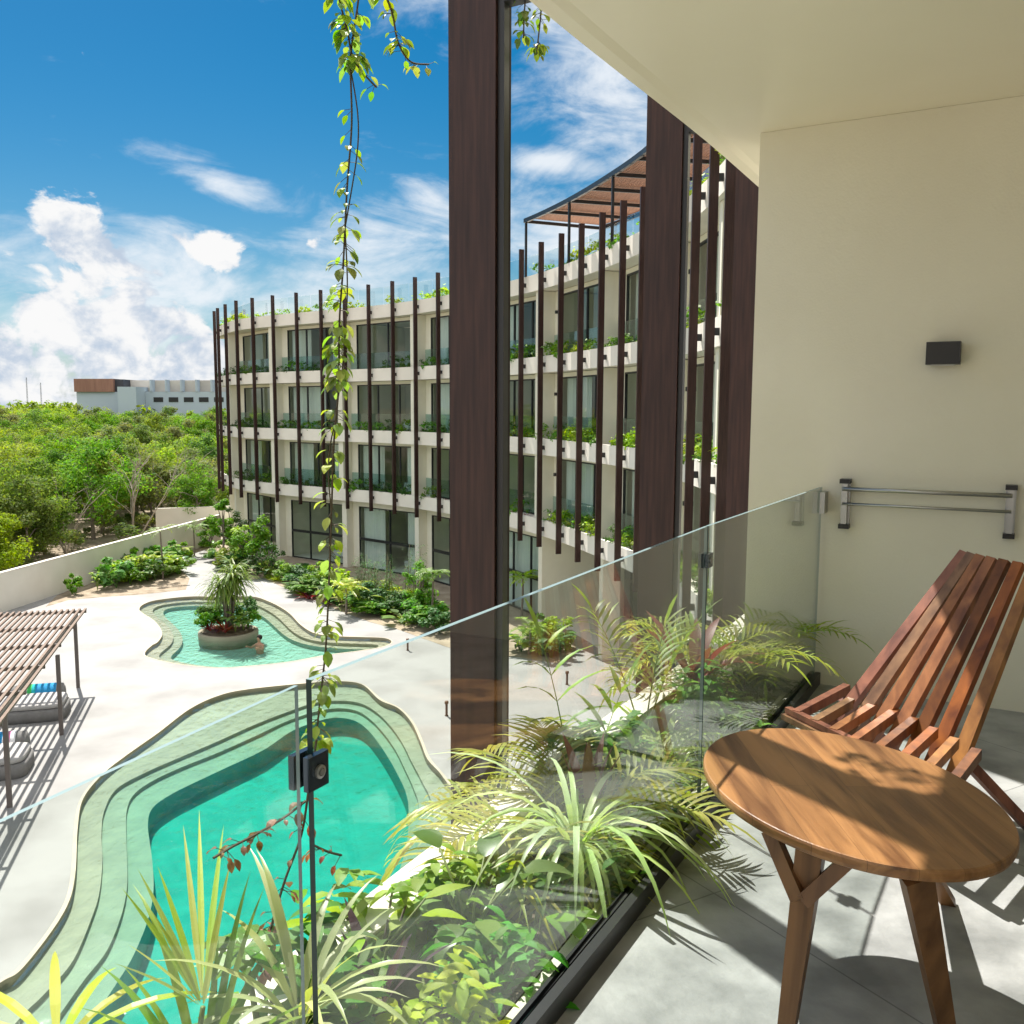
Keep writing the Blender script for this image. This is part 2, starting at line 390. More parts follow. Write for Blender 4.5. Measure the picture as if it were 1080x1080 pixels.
M['canopy'] = mat('brown_slat_canopy', (.38, .19, .12), .7, (.26, .13, .08), 2, stretch=(8, .5, 1))
M['grey_fabric'] = mat('grey_fabric', (.24, .235, .23), .95, (.19, .185, .18), 8, bump=.1, bscale=200)
M['trunk'] = mat('grey_bark', (.24, .20, .16), .9, (.14, .11, .09), 4, bump=.4, bscale=20)
M['dead'] = mat('bleached_dead_wood', (.46, .40, .32), .9, (.34, .29, .23), 4)
M['water'] = glassy('pool_water', (.985, 1, .99), 1.33, .02, 1.0, 4.0, ((.05, .935, .84), .80), stretch=(1, .6, 1))
M['water2'] = glassy('small_pool_water', (.985, 1, .99), 1.33, .02, 1.0, 5.0, ((.22, .93, .80), .36), stretch=(1, .6, 1))
M['pane'] = glassy('window_glass', (.80, .90, .86), 1.5, 0, boost=1.25)
M['rail_glass'] = glassy('clear_railing_glass', (.955, .985, .97), 1.5, 0, boost=1.45)
M['glass_edge'] = mat('green_glass_edge', (.012, .035, .032), .3, spec=.25)
M['glass_edge_light'] = mat('pale_glass_edge', (.22, .31, .32), .3, spec=.5)
M['balustrade'] = glassy('balustrade_glass', (.80, .89, .88), 1.5, 0, boost=1.3)
FG = {}
FG['forest'] = foliage('forest_leaves', (.14, .235, .035), trans=.45, island=(.025, .15, .30), objrand=(.03, .15, .25), rough=.7, spec=.1)
FG['forest_light'] = foliage('light_forest_leaves', (.24, .32, .04), trans=.45, island=(.02, .12, .28), objrand=(.025, .12, .2), rough=.7, spec=.1)
FG['forest_dull'] = foliage('dull_forest_leaves', (.18, .225, .08), trans=.42, island=(.03, .2, .35), objrand=(.03, .2, .22), rough=.7, spec=.1)
FG['shrub'] = foliage('shrub_leaves', (.13, .27, .036), trans=.38, spec=.2, rough=.55)
FG['dark'] = foliage('dark_shrub_leaves', (.065, .145, .034), trans=.28, spec=.2, rough=.55)
FG['lime'] = foliage('lime_leaves', (.30, .42, .045), trans=.4, spec=.2, rough=.5)
FG['red'] = foliage('red_cordyline_leaves', (.20, .045, .028), trans=.3, island=(.04, .2, .4), tcol=(1.6, .9, .5))
FG['purple'] = foliage('purple_leaves', (.10, .055, .065), trans=.25, tcol=(1.3, .8, .9))
FG['palm'] = foliage('palm_leaves', (.20, .31, .045), trans=.35)
FG['areca'] = foliage('yellow_green_palm_leaves', (.36, .41, .055), trans=.35, island=(.03, .15, .3), rough=.35)
FG['variegated'] = foliage('pale_striped_leaves', (.46, .53, .24), trans=.3, island=(.02, .3, .25), rough=.35)
FG['broad'] = foliage('broad_leaves', (.115, .24, .040), var=(.16, .30, .06), trans=.3, rough=.3)
FG['vine'] = foliage('vine_leaves', (.20, .29, .05), trans=.4, island=(.04, .25, .4))
FG['dry'] = foliage('dry_leaves', (.30, .15, .06), trans=.25, island=(.03, .2, .4), tcol=(1.3, 1, .7))
def wood(name, c1, c2, scale=6, axis=0, rough=.4):
    st = [7, 7, 7]; st[axis] = .55
    return mat(name, c1, rough, c2, scale, stretch=tuple(st), bump=.05, bscale=30, spec=.4, detail=9, dist=1.1, fac=(.36, .66))
M['teak'] = wood('oiled_teak_top', (.37, .185, .070), (.125, .052, .018), 2.4, 1, .36)
M['teak_leg'] = wood('oiled_teak_leg', (.20, .095, .036), (.10, .045, .016), 2.5, 2, .4)
M['chair'] = mat('red_brown_chair_wood', (.33, .130, .052), .38, (.12, .042, .020), 5, stretch=(4, 4, 1.2), spec=.45, island=(.018, .15, .40), dist=.4)

# ------------------------------------------------------------------ survey: pools and paths
def px_loop(pts, z): return [P(x, y, z) for x, y in pts]
BIG_O = [(0, 1037), (25, 1020), (67, 963), (79, 925), (82, 872), (88, 842), (108, 817), (133, 797), (167, 773), (200, 748), (230, 734), (262, 727), (320, 721), (353, 718.5), (381, 721.5),
         (400, 738), (420, 747), (434, 762), (443, 781), (451, 801), (466, 818), (484, 850), (480, 900), (462, 960), (420, 1040), (340, 1120), (230, 1190), (100, 1225), (-20, 1200), (-70, 1130), (-45, 1075)]
BIG_1 = [(20, 1075), (47, 1048), (77, 1013), (97, 967), (105, 940), (108, 907), (107, 880), (110, 855), (123, 832), (153, 815), (187, 800), (227, 783), (267, 765), (300, 752), (333, 741), (360, 739), (381, 742),
         (398, 752), (412, 766), (424, 783), (434, 803), (444, 822), (456, 850), (455, 900), (438, 955), (395, 1030), (320, 1100), (220, 1160), (110, 1190), (20, 1170), (-15, 1125)]
BIG_2 = [(53, 1085), (70, 1060), (90, 1032), (113, 1002), (128, 965), (134, 935), (134, 907), (133, 877), (134, 853), (142, 837), (162, 823), (192, 809), (232, 793), (272, 775), (304, 760), (335, 750), (358, 747), (377, 750),
         (392, 760), (405, 774), (417, 791), (427, 811), (436, 831), (442, 852), (440, 898), (424, 945), (382, 1015), (312, 1080), (220, 1135), (125, 1160), (60, 1145), (35, 1115)]
BIG_3 = [(92, 1085), (103, 1067), (123, 1037), (141, 1007), (157, 967), (162, 935), (160, 903), (156, 870), (161, 852), (180, 838), (206, 825), (240, 809), (278, 791), (308, 771), (337, 760), (356, 757), (374, 760),
         (387, 769), (398, 782), (410, 800), (420, 818), (428, 836), (431, 855), (428, 894), (412, 938), (370, 1000), (305, 1060), (220, 1112), (140, 1132), (95, 1118)]
SM_O = [(147, 643), (157, 635), (180, 631), (207, 629), (233, 630), (265, 629), (286, 635.5), (304, 646), (317, 659), (332, 668), (355, 671), (382, 672), (405, 673), (413, 677), (404, 682), (381, 686), (343, 691), (304, 698), (260, 702.5), (227, 704), (187, 700), (158, 693.5), (153, 688.5), (160, 681), (167, 676.5), (171, 667), (163, 655)]
WL = -.07                                            # water level below the deck
Z1, Z2, Z3, ZD = -.17, -.26, -.35, -.82
big_o = catmull(px_loop(BIG_O, 0), 6, True); big_1 = catmull(px_loop(BIG_1, Z1), 6, True)
big_2 = catmull(px_loop(BIG_2, Z2), 6, True); big_3 = catmull(px_loop(BIG_3, Z3), 6, True)
sm_o = catmull(px_loop(SM_O, 0), 6, True)
def inset(loop, d, it=3):
    """shrunken copy of a loop"""
    q = [v.copy() for v in loop]; n = len(q)
    area = sum(q[i].cross(q[(i + 1) % n]) for i in range(n)) if hasattr(q[0], 'cross') else 0
    area = sum(q[i].x * q[(i + 1) % n].y - q[(i + 1) % n].x * q[i].y for i in range(n)); sg = 1 if area > 0 else -1
    for _ in range(it):
        r = []
        for i in range(n):
            t = (q[(i + 1) % n] - q[i - 1]); nn = Vector((-t.y, t.x)) * sg
            nn = nn.normalized() if nn.length > 1e-6 else Vector((0, 0)); r.append(q[i] + nn * d / it)
        for _s in range(2): r = [(r[i - 1] + r[i] * 2 + r[(i + 1) % n]) / 4 for i in range(n)]
        q = r
    return q

# far wing's curving front, from the left end to where it meets the near wing
SC = 1.0326
FINS_XY = [(-16.72, 60.47), (-15.99, 58.61), (-14.94, 56.44), (-13.80, 54.50), (-12.55, 53.15), (-11.15, 51.93), (-9.63, 50.72), (-8.13, 49.55), (-6.75, 48.5), (-5.40, 47.40), (-4.09, 46.10), (-2.90, 44.70), (-1.76, 43.17),
           (-.80, 41.65), (.08, 40.10), (.92, 38.52), (1.72, 36.89), (2.37, 35.25), (2.96, 33.53), (3.47, 31.77), (3.92, 29.98), (4.31, 28.27), (4.60, 26.56), (4.77, 24.85), (4.86, 23.13), (4.88, 21.4), (4.84, 19.7), (4.72, 17.95), (4.45, 16.2), (4.0, 14.5), (3.5, 12.9)]
FINS_XY = [Vector((x * SC, y * SC)) for x, y in FINS_XY]
ends = [FINS_XY[0] + (FINS_XY[0] - FINS_XY[1]).normalized() * 1.9 * k for k in (2, 1)]
fin_line = Path(catmull(ends + FINS_XY, 6))
# the slab edge lies 0.2 m behind the line of fins
_fp = [fin_line.off(t, .20) for t in np.arange(0, fin_line.L, .6)]
front = Path(_fp)
BAND = [4.08, 7.28, 10.48, 13.68]
def fin_s(i): return front.near(FINS_XY[i] if i < len(FINS_XY) else FINS_XY[-1])
FS = [fin_s(i) for i in range(len(FINS_XY))]

# ------------------------------------------------------------------ ground, deck, soil
court = [(-27.5, -20), (-24.5, 20), (-21.1, 40.2), (-17.6, 62.0), (-10, 75), (40, 75), (40, -20)]
g = MB(); g.flat([(-2500, -2500), (2500, -2500), (2500, 4000), (-2500, 4000)], [court], 0); structure(g.build('ground', M['dry_soil']))
g = MB(); g.flat(court, [big_o, sm_o], 0); structure(g.build('pool_deck', M['deck']))
def px_poly(pts, z=0): return [P(x, y, z).xy for x, y in pts]
g = MB()
bed1 = px_poly([(48, 640), (72, 633), (105, 630), (150, 627), (196, 622), (200, 610), (186, 596), (200, 585), (222, 578), (226, 556), (200, 560), (150, 585), (100, 612), (60, 628)])
g.flat(bed1, [], .004)
structure(g.build('planting_bed', mat('sandy_bed_soil', (.38, .31, .23), .95, (.20, .155, .105), 2.2, bump=.5, bscale=8, detail=10)))
g = MB()
s_a, s_b = FS[1], FS[18]
inner = [front.off(t, 1.0) for t in np.linspace(s_a, s_b, 40)]
outer = px_poly([(590, 700), (545, 693), (500, 690), (470, 682), (420, 664), (390, 656), (360, 645), (330, 632), (300, 620), (278, 610), (262, 612), (235, 598), (216, 580), (214, 566)])
g.flat(inner + outer, [], .008); structure(g.build('garden_soil', mat('pale_garden_soil', (.42, .35, .26), .95, (.24, .19, .13), 1.6, bump=.5, bscale=8, detail=10)))

# ------------------------------------------------------------------ pools
def pool(name, label, loops, zs, zd, wmat, deepmat, steps_mat, rim):
    c = loops[0][0]; root = thing(name, label, 'swimming pool', (c.x, c.y, 0))
    b = MB(); b.skirt(loops[0], zs[0] if zs else zd, 0); b.build('pool_wall', steps_mat, root, True)
    prev = loops[0]
    for k, lp in enumerate(loops[1:]):
        st = MB(); st.flat(prev, [lp], zs[k]); nz = zs[k + 1] if k + 1 < len(zs) else zd
        st.build('step', steps_mat, root)
        rs = MB(); rs.skirt(lp, nz, zs[k]); rs.build('riser', steps_mat if k + 1 < len(zs) else deepmat, root, True); prev = lp
    fl = MB(); fl.flat(prev, [], zd); fl.build('pool_floor', deepmat, root)
    cop = MB(); io = inset(loops[0], -.07, 2); cop.flat(io, [loops[0]], .006); cop.build('rim', rim, root)
    w = MB(); lp = loops[0]; w.flat(lp, [], WL); w.skirt(lp, zd - .3, WL)
    bot = MB(); bot.flat(lp, [], zd - .3); i = len(w.v); w.v += bot.v; w.f += [tuple(j + i for j in f[::-1]) for f in bot.f]; w.m += bot.m
    w.build('water', wmat, root)
    return root
M['rim'] = mat('tan_pool_rim', (.50, .44, .34), .75, (.42, .37, .28), 2)
pool('swimming_pool', 'large curving turquoise swimming pool with broad pale steps below the balcony', [big_o, big_1, big_2, big_3], [Z1, Z2, Z3], ZD, M['water'], M['pool_deep'], M['pool'], M['rim'])
sm1 = inset(sm_o, .45, 6); sm2 = inset(sm1, .38, 6)
pool('swimming_pool', 'small pale green wading pool with a planted island near the far wing', [sm_o, sm1, sm2], [-.15, -.26], -.42, M['water2'], mat('aqua_pool_plaster', (.29, .41, .34), .8, (.21, .33, .275), 1.5, detail=10, dist=.8), M['pool'], M['rim'])  # aqua floor carries the same mottling in place of rippling light

# ------------------------------------------------------------------ far wing of the building
def sweep(path, s0, s1, prof, name, m, root, ds=.62, caps=True):
    b = MB(); n = max(2, int((s1 - s0) / ds) + 1); k = len(prof); i0 = 0
    for t in np.linspace(s0, s1, n):
        a = path.at(t); nn = path.nrm(t)
        for o, z in prof: b.v.append((a.x + nn.x * o, a.y + nn.y * o, z))
    for i in range(n - 1):
        for j in range(k):
            a = i * k + j; c = i * k + (j + 1) % k; b.f.append((a, c, c + k, a + k)); b.m.append(0)
    if caps:
        b.f.append(tuple(range(k))); b.m.append(0); b.f.append(tuple((n - 1) * k + j for j in range(k))[::-1]); b.m.append(0)
    return b.build(name, m, root)
def band_prof(c, depth=7.):
    return [(0, c - .32), (0, c + .32), (.12, c + .32), (.12, c + .15), (.74, c + .15), (.74, c + .25), (depth, c + .25), (depth, c - .30), (.12, c - .30), (.12, c - .32)]
S0, S1 = FS[0] - 1.6, FS[29]
bl = front.at((S0 + S1) / 2)
wing = thing('apartment_building', 'curving cream four storey wing with dark vertical fins around the courtyard', 'building', (bl.x, bl.y, 0))
for c in BAND: sweep(front, S0, S1, band_prof(c), 'floor_slab', M['render_white'], wing)
# partition walls every third fin
PW = [1.5, 4.6, 7.55, 10.6, 13.55, 16.42, 19.45, 22.5, 25.5, 28.3]
def fs(x): i = int(x); return FS[i] + (FS[min(i + 1, len(FS) - 1)] - FS[i]) * (x - i)
PS = [fs(x) for x in PW]
for t in PS:
    b = MB(); a = front.at(t); d = front.tan(t); n = front.nrm(t)
    for k in range(3):
        b.wall(a - d * .17, a + d * .17, n, .16, 5.28, BAND[k] + .252, BAND[k + 1] - .322)
    b.wall(a - d * .17, a + d * .17, n, .35, 5.28 if t < PS[6] - .1 else 1.0, 0, BAND[0] - .322)
    b.build('partition_wall', M['plaster'], wing)
for t in (S0, S1):
    b = MB(); a = front.at(t); d = front.tan(t); n = front.nrm(t); dd = d * (.12 if t == S0 else -.12)
    for k in range(3): b.wall(a + dd * 1.2, a + dd * 3.2, n, .6, 5.28, BAND[k] + .252, BAND[k + 1] - .322)
    b.wall(a + dd * 1.2, a + dd * 3.2, n, .6, 5.28, 0, BAND[0] - .322)
    b.build('end_wall', M['plaster'], wing)
sweep(front, S0, S1, [(5.3, 0.01), (5.3, BAND[3] - .325), (5.45, BAND[3] - .325), (5.45, .01)], 'back_wall', M['interior'], wing, 2.)
sweep(front, S0, S1, [(.9, .02), (6.9, .02), (6.9, -.2), (.9, -.2)], 'ground_floor_slab', M['interior'], wing, 2.)
crng = random.Random(4)
spans = [(S0 + .2, PS[0])] + list(zip(PS, PS[1:]))
def window(A, B, n, z0, z1, nv, transom=None, root=wing, depth=.09):
    """black frame between A and B with one glass pane"""
    f = MB(); w = .055; d = (B - A).normalized(); L = (B - A).length
    f.wall(A, A + d * w, n, 0, depth, z0, z1); f.wall(B - d * w, B, n, 0, depth, z0, z1)
    f.wall(A + d * w, B - d * w, n, 0, depth, z0, z0 + w); f.wall(A + d * w, B - d * w, n, 0, depth, z1 - w, z1)
    for k in range(1, nv):
        q = A + d * (L * k / nv); f.wall(q - d * .035, q + d * .035, n, .004, depth - .004, z0 + w, z1 - w)
    if transom: f.wall(A + d * w, B - d * w, n, -.006, depth + .006, transom - .07, transom + .07)
    fo = f.build('window_frame', M['black_frame'], root)
    g = MB(); g.quad(*[(q.x + n.x * depth / 2, q.y + n.y * depth / 2, z) for q, z in ((A + d * w, z0 + w), (B - d * w, z0 + w), (B - d * w, z1 - w), (A + d * w, z1 - w))])
    sub('pane', g, M['pane'], fo, root)
def curtain(A, B, n, o, z0, z1, root=wing):
    b = MB(); L = (B - A).length; k = max(6, int(L / .07)); d = (B - A) / k; i0 = 0
    for i in range(k + 1):
        q = A + d * i + n * (o + .045 * math.sin(i * 1.9) + .02 * math.sin(i * .7))
        b.v += [(q.x, q.y, z0), (q.x, q.y, z1)]
    for i in range(k): b.f.append((2 * i, 2 * i + 2, 2 * i + 3, 2 * i + 1)); b.m.append(0)
    b.build('curtain', M['curtain'], root, True)
lamp_proto = []
for bi, (sa, sb) in enumerate(spans):
    far_right = bi >= 5
    for k in range(4):
        ground = k == 0
        if ground and bi >= 6: o = 4.2
        else: o = .85 if not ground else .85
        z0 = .03 if ground else BAND[k - 1] + .253; z1 = BAND[k] - .325
        a = front.off(sa + .17, o); b_ = front.off(sb - .17, o); d = (b_ - a).normalized(); n = Vector((-d.y, d.x)); L = (b_ - a).length
        if L < 1.2: continue
        wl = .09 * L if bi else .40 * L
        head = z1 - (.16 if not ground else .35)
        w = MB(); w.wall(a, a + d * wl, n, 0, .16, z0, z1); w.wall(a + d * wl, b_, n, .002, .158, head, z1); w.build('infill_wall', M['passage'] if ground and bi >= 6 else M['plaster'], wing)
        A = a + d * (wl + .003); B = b_ - d * .003
        window(A, B, n, z0, head - .003, 3 if (k + bi) % 3 else 2, (z0 + head) / 2 - .1 if ground else None)
        r = crng.random()
        Bd = B - A
        if r < .42: curtain(A + d * .1, A + Bd * .36, n, .3, z0 + .02, head); curtain(A + Bd * .72, B - d * .1, n, .3, z0 + .02, head)
        elif r < .66: curtain(A + d * .1, A + Bd * (.45 + .5 * crng.random()), n, .3, z0 + .02, head)
        # rooms: a bed seen through the glass
        bd = MB(); c = a + d * (L * .62) + n * 2.4; ang = math.atan2(d.y, d.x)
        bd.box((c.x, c.y, z0 + .25), 1.7, 1.9, .32, ang); bd.box((c.x + n.x * .85, c.y + n.y * .85, z0 + .5), 1.5, .35, .16, ang)
        bd.build('bed', M['bed'], wing)
        if far_right and not ground:
            lm = MB(); q = a + d * (wl * .5); lm.wall(q - d * .06, q + d * .06, n, -.10, -.002, z0 + 1.75, z0 + 1.87); lm.build('wall_lamp', M['black'], wing)
        if k >= 2 or (k == 1):
            g = MB(); A2 = front.off(sa + .2, .80); B2 = front.off(sb - .2, .80); g.wall(A2, B2, n, 0, .016, z0 - .001, z0 + .93); g.build('balustrade', M['balustrade'], wing)
# roof glass along the garden
b = MB()
for i in range(0, len(FS) - 2):
    A, B = front.off(FS[i] + .04, .85), front.off(FS[i + 1] - .04, .85); d = (B - A).normalized(); n = Vector((-d.y, d.x))
    b = MB(); b.wall(A, B, n, 0, .016, BAND[3] + .252, BAND[3] + 1.35); b.build('roof_glass', M['rail_glass'], wing)
# fins
for i in range(len(FINS_XY) - 1):
    q = FINS_XY[i]; t = fin_line.near(q); d = fin_line.tan(t); n = fin_line.nrm(t); f = MB()
    zt = 15.06; f.wall(q - d * .045, q + d * .045, n, -.10, .095, 3.36, zt)
    fo = f.build('fin', M['fin'], wing)
    for c in BAND: k = MB(); k.wall(q - d * .04, q + d * .04, n, .096, .205, c - .10, c + .06); sub('bracket', k, M['black'], fo, wing)
# roof pergola over the right half
rp = thing('roof_pergola', 'brown slatted canopy on a slim black frame upon the far wing roof', 'pergola', (*FINS_XY[20], BAND[3]))
zc = 16.2; ps0, ps1 = FS[16] - .1, FS[29]
fr = MB()
pts = [front.at(t) for t in np.linspace(ps0, ps1, 26)]
ptsb = [front.off(t, 3.6) for t in np.linspace(ps0, ps1, 26)]
for L_ in (pts, ptsb):
    for a, c in zip(L_, L_[1:]): fr.beam((*a, zc), (*c, zc), .10, .16, ext=.03)
for t in np.linspace(ps0, ps1, 13): fr.beam((*front.off(t, .06), zc - .02), (*front.off(t, 3.55), zc - .02), .07, .12)
fr.build('frame', M['black'], rp)
cn = MB()
for o in np.arange(.12, 3.55, .13):
    qs = [front.off(t, o) for t in np.linspace(ps0 + .03, ps1, 40)]
    for a, c in zip(qs, qs[1:]): cn.beam((*a, zc + .11), (*c, zc + .11), .10, .03)
cn.build('canopy', M['canopy'], rp)
for t in np.linspace(ps0 + .06, ps1 - .2, 7):
    for o in (.02, 3.58):
        p = MB(); q = front.off(t, o); p.wall(q - front.tan(t) * .04, q + front.tan(t) * .04, front.nrm(t), -.04, .04, BAND[3] + (.253 if o > 1 else .325), zc - .09); p.build('post', M['black'], rp)

# ------------------------------------------------------------------ near wing: balcony
E_ = Vector((1.646, 4.44)); D_ = Vector((.5, .866)); N_ = Vector((-.866, .5))
J1 = Vector((.735, 2.967)); J2 = Vector((-.240, 1.275)); L1 = Vector((-.248, 1.246)); L0 = Vector((-.44, .826)); LM = Vector((-.85, -.12)); LN = Vector((-1.5, -1.6))
dirL = (L1 - L0).normalized(); dirM = (L0 - LM).normalized(); nL = Vector((-dirL.y, dirL.x))
edge_pts = [LN + Vector((-.92, .38)) * .56, LM + Vector((-.915, .40)) * .56, L0 + nL * .56, J2 + N_ * .555, J1 + N_ * .575, E_ + N_ * .60, E_ + D_ * 2 + N_ * .62, E_ + D_ * 3.6 + N_ * .60]
near = Path([v for v in catmull(edge_pts, 8)][::-1])        # run it the other way so that inside is to its left
near_root = thing('apartment_building', 'near cream wing that carries the balcony, its edges and ceiling in the foreground', 'building', (1.5, 2.0, 0))
def near_prof(c): return [(0, c - .32), (0, c + .32), (.12, c + .32), (.12, c + .10), (.50, c + .10), (.50, c + .25), (4.0, c + .25), (4.0, c - .312), (.10, c - .312), (.06, c - .32)]
for c in BAND: sweep(near, 0, near.L, near_prof(c), 'ceiling_slab' if c == BAND[2] else 'floor_slab', M['ceiling'] if c == BAND[2] else M['render_white'], near_root, .35)
sweep(near, 0, near.L, [(.5, .01), (.5, BAND[1] - .325), (3.9, BAND[1] - .325), (3.9, .01)], 'lower_storeys', M['plaster'], near_root, .5)
b = MB(); Dw = D_ * .26
b.wall(E_, E_ + Dw, N_, .345, -3.2, FLZ + .001, BAND[2] - .313); b.wall(E_, E_ + Dw, N_, .345, -.0, BAND[1] + .10, FLZ + .001); b.build('side_wall', M['plaster'], near_root)
b = MB(); A = E_ - N_ * 2.45 + Dw; b.wall(A, A - D_ * 9, N_, 0, -.2, FLZ + .001, BAND[2] - .313); b.build('rear_wall', M['plaster'], near_root)
# floor
fl = [E_ - N_ * .0, J2, L0, LM, LN, LN + Vector((3.2, -1.4)), E_ - N_ * 2.45]
g = MB(); g.flat([(p.x, p.y) for p in fl], [], FLZ + .004)
def tile_mat():
    m = M['tile']; nt = m.node_tree; b = nt.nodes['Principled BSDF']; src = b.inputs['Base Color'].links[0].from_socket
    tc = nt.nodes.new('ShaderNodeTexCoord'); mp = nt.nodes.new('ShaderNodeMapping'); mp.inputs['Rotation'].default_value = (0, 0, R(-30)); nt.links.new(tc.outputs['Object'], mp.inputs[0])
    br = nt.nodes.new('ShaderNodeTexBrick'); br.inputs['Scale'].default_value = 1; br.inputs['Mortar Size'].default_value = .0025; br.inputs['Brick Width'].default_value = .9; br.inputs['Row Height'].default_value = .9; br.offset = 0
    br.inputs['Color1'].default_value = (1, 1, 1, 1); br.inputs['Color2'].default_value = (.9, .9, .9, 1); br.inputs['Mortar'].default_value = (.55, .55, .55, 1)
    nt.links.new(mp.outputs[0], br.inputs['Vector']); mx = nt.nodes.new('ShaderNodeMix'); mx.data_type = 'RGBA'; mx.blend_type = 'MULTIPLY'; mx.inputs[0].default_value = 1
    nt.links.new(src, mx.inputs[6]); nt.links.new(br.outputs[0], mx.inputs[7]); nt.links.new(mx.outputs[2], b.inputs['Base Color'])
    return m
structure(g.build('balcony_floor', tile_mat()))
b = MB()
for t in np.arange(0, near.L - .3, .3):
    pass
so = MB(); n_ = 60
lo = [near.off(t, .135) for t in np.linspace(.02, near.L - .02, n_)]; li = [near.off(t, .495) for t in np.linspace(.02, near.L - .02, n_)]
for i in range(n_ - 1):
    so.quad((*lo[i], BAND[1] + .16), (*lo[i + 1], BAND[1] + .16), (*li[i + 1], BAND[1] + .16), (*li[i], BAND[1] + .16))
so.build('planter_soil', M['soil'], near_root)

# wide brown fins of the near wing
for (x, y), lab in (((-.002, 3.62), 'widest dark brown vertical fin, nearest the camera, before the pools'), ((1.02, 5.22), 'dark brown vertical fin in the middle, against the roof pergola and ceiling edge'), ((1.91, 6.72), 'dark brown vertical fin tight against the end of the cream side wall')):
    r = thing('facade_fin', lab, 'fin', (x, y, 3.36)); q = Vector((x, y)); f = MB()
    f.wall(q - D_ * .035, q + D_ * .035, N_, -.10, .10, 3.36, 15.06); f.build('board', M['fin'], r)
    f = MB(); f.wall(q - D_ * .020, q + D_ * .018, N_, -.128, -.102, 3.36, 15.05); f.build('steel_strip', M['black'], r)
    f = MB(); f.wall(q + D_ * .037, q + D_ * .068, N_, -.11, .02, 3.37, 15.04); f.build('channel', mat('dark_steel_channel', (.022, .013, .012), .7), r)
    for c in BAND: f = MB(); f.wall(q - D_ * .03, q + D_ * .03, N_, -.33, -.129, c - .16, c + .10); f.build('bracket', M['black'], r)

# ------------------------------------------------------------------ glass railing
rail = thing('glass_railing', 'frameless clear glass railing in a black floor channel along the balcony edge', 'railing', (*J2, FLZ))
GT = FLZ + .967
def gpane(A, B, z0, z1, name='glass_pane', th=.010):
    d = (B - A).normalized(); n = Vector((-d.y, d.x)); b = MB()
    b.wall(A, B, n, -th / 2, th / 2, z0, z1, ms=[1, 2, 0, 1, 0, 2]); b.build(name, [M['rail_glass'], M['glass_edge'], M['glass_edge_light']], rail)
gpane(E_ - D_ * .02, J1 + D_ * .004, FLZ + .05, GT); gpane(J1 - D_ * .004, J2 + D_ * .006, FLZ + .05, GT)
L1b = J2 + (L1 - J2); gpane(L1, L0 - dirL * .4, FLZ + .05, GT + .002, th=.006); gpane(L0 - dirL * .41, LM - dirM * .5, FLZ + .05, GT, th=.006)
ch = MB()
for A, B, d in ((E_ - D_ * .003, J2, D_), (L1 + dirL * .02, L0 - dirL * .4, dirL)):
    n = Vector((-d.y, d.x))
    ch.wall(A, B, n, -.030, -.006, FLZ + .004, FLZ + .062); ch.wall(A, B, n, .006, .026, FLZ - .05, FLZ + .05)
ch.build('base_channel', M['black'], rail)
def plate(c, d, n, z, w, h, side, nm='clamp'):
    b = MB(); b.wall(c - d * w / 2, c + d * w / 2, n, side * .007, side * .017, z - h / 2, z + h / 2); o = b.build(nm, M['chrome'], rail)
    b = MB(); q = c + n * side * .0175
    pr = [(.010, 0), (.010, .004), (.006, .005), (.006, .002), (.0045, .002), (.0045, .0055)]
    ax = Vector((n.x * side, n.y * side, 0)); seg = 16; i0 = 0; x = Vector((d.x, d.y, 0)); y = Vector((0, 0, 1))
    for r, h_ in pr:
        for j in range(seg):
            a = 2 * math.pi * j / seg; b.v.append(tuple(Vector((q.x, q.y, z)) + ax * h_ + x * r * math.cos(a) + y * r * math.sin(a)))
    for k in range(len(pr) - 1):
        for j in range(seg): a = k * seg + j; c2 = k * seg + (j + 1) % seg; b.f.append((a, c2, c2 + seg, a + seg)); b.m.append(0)
    b.f.append(tuple((len(pr) - 1) * seg + j for j in range(seg))); b.m.append(0)
    sub('bolt', b, M['steel'], o, rail)
cJ = J2 + D_ * .004
plate(cJ, D_, N_, GT - .130, .043, .050, -1); plate(cJ - D_ * .004, D_, N_, GT - .130, .043, .050, 1)
plate(J1, D_, N_, GT - .11, .05, .045, -1); plate(J1, D_, N_, GT - .11, .05, .045, 1)
b = MB(); q = E_ - D_ * .06; b.wall(q - D_ * .03, q + D_ * .06, N_, -.03, -.008, GT - .12, GT - .02); b.build('wall_clamp', M['steel'], rail)

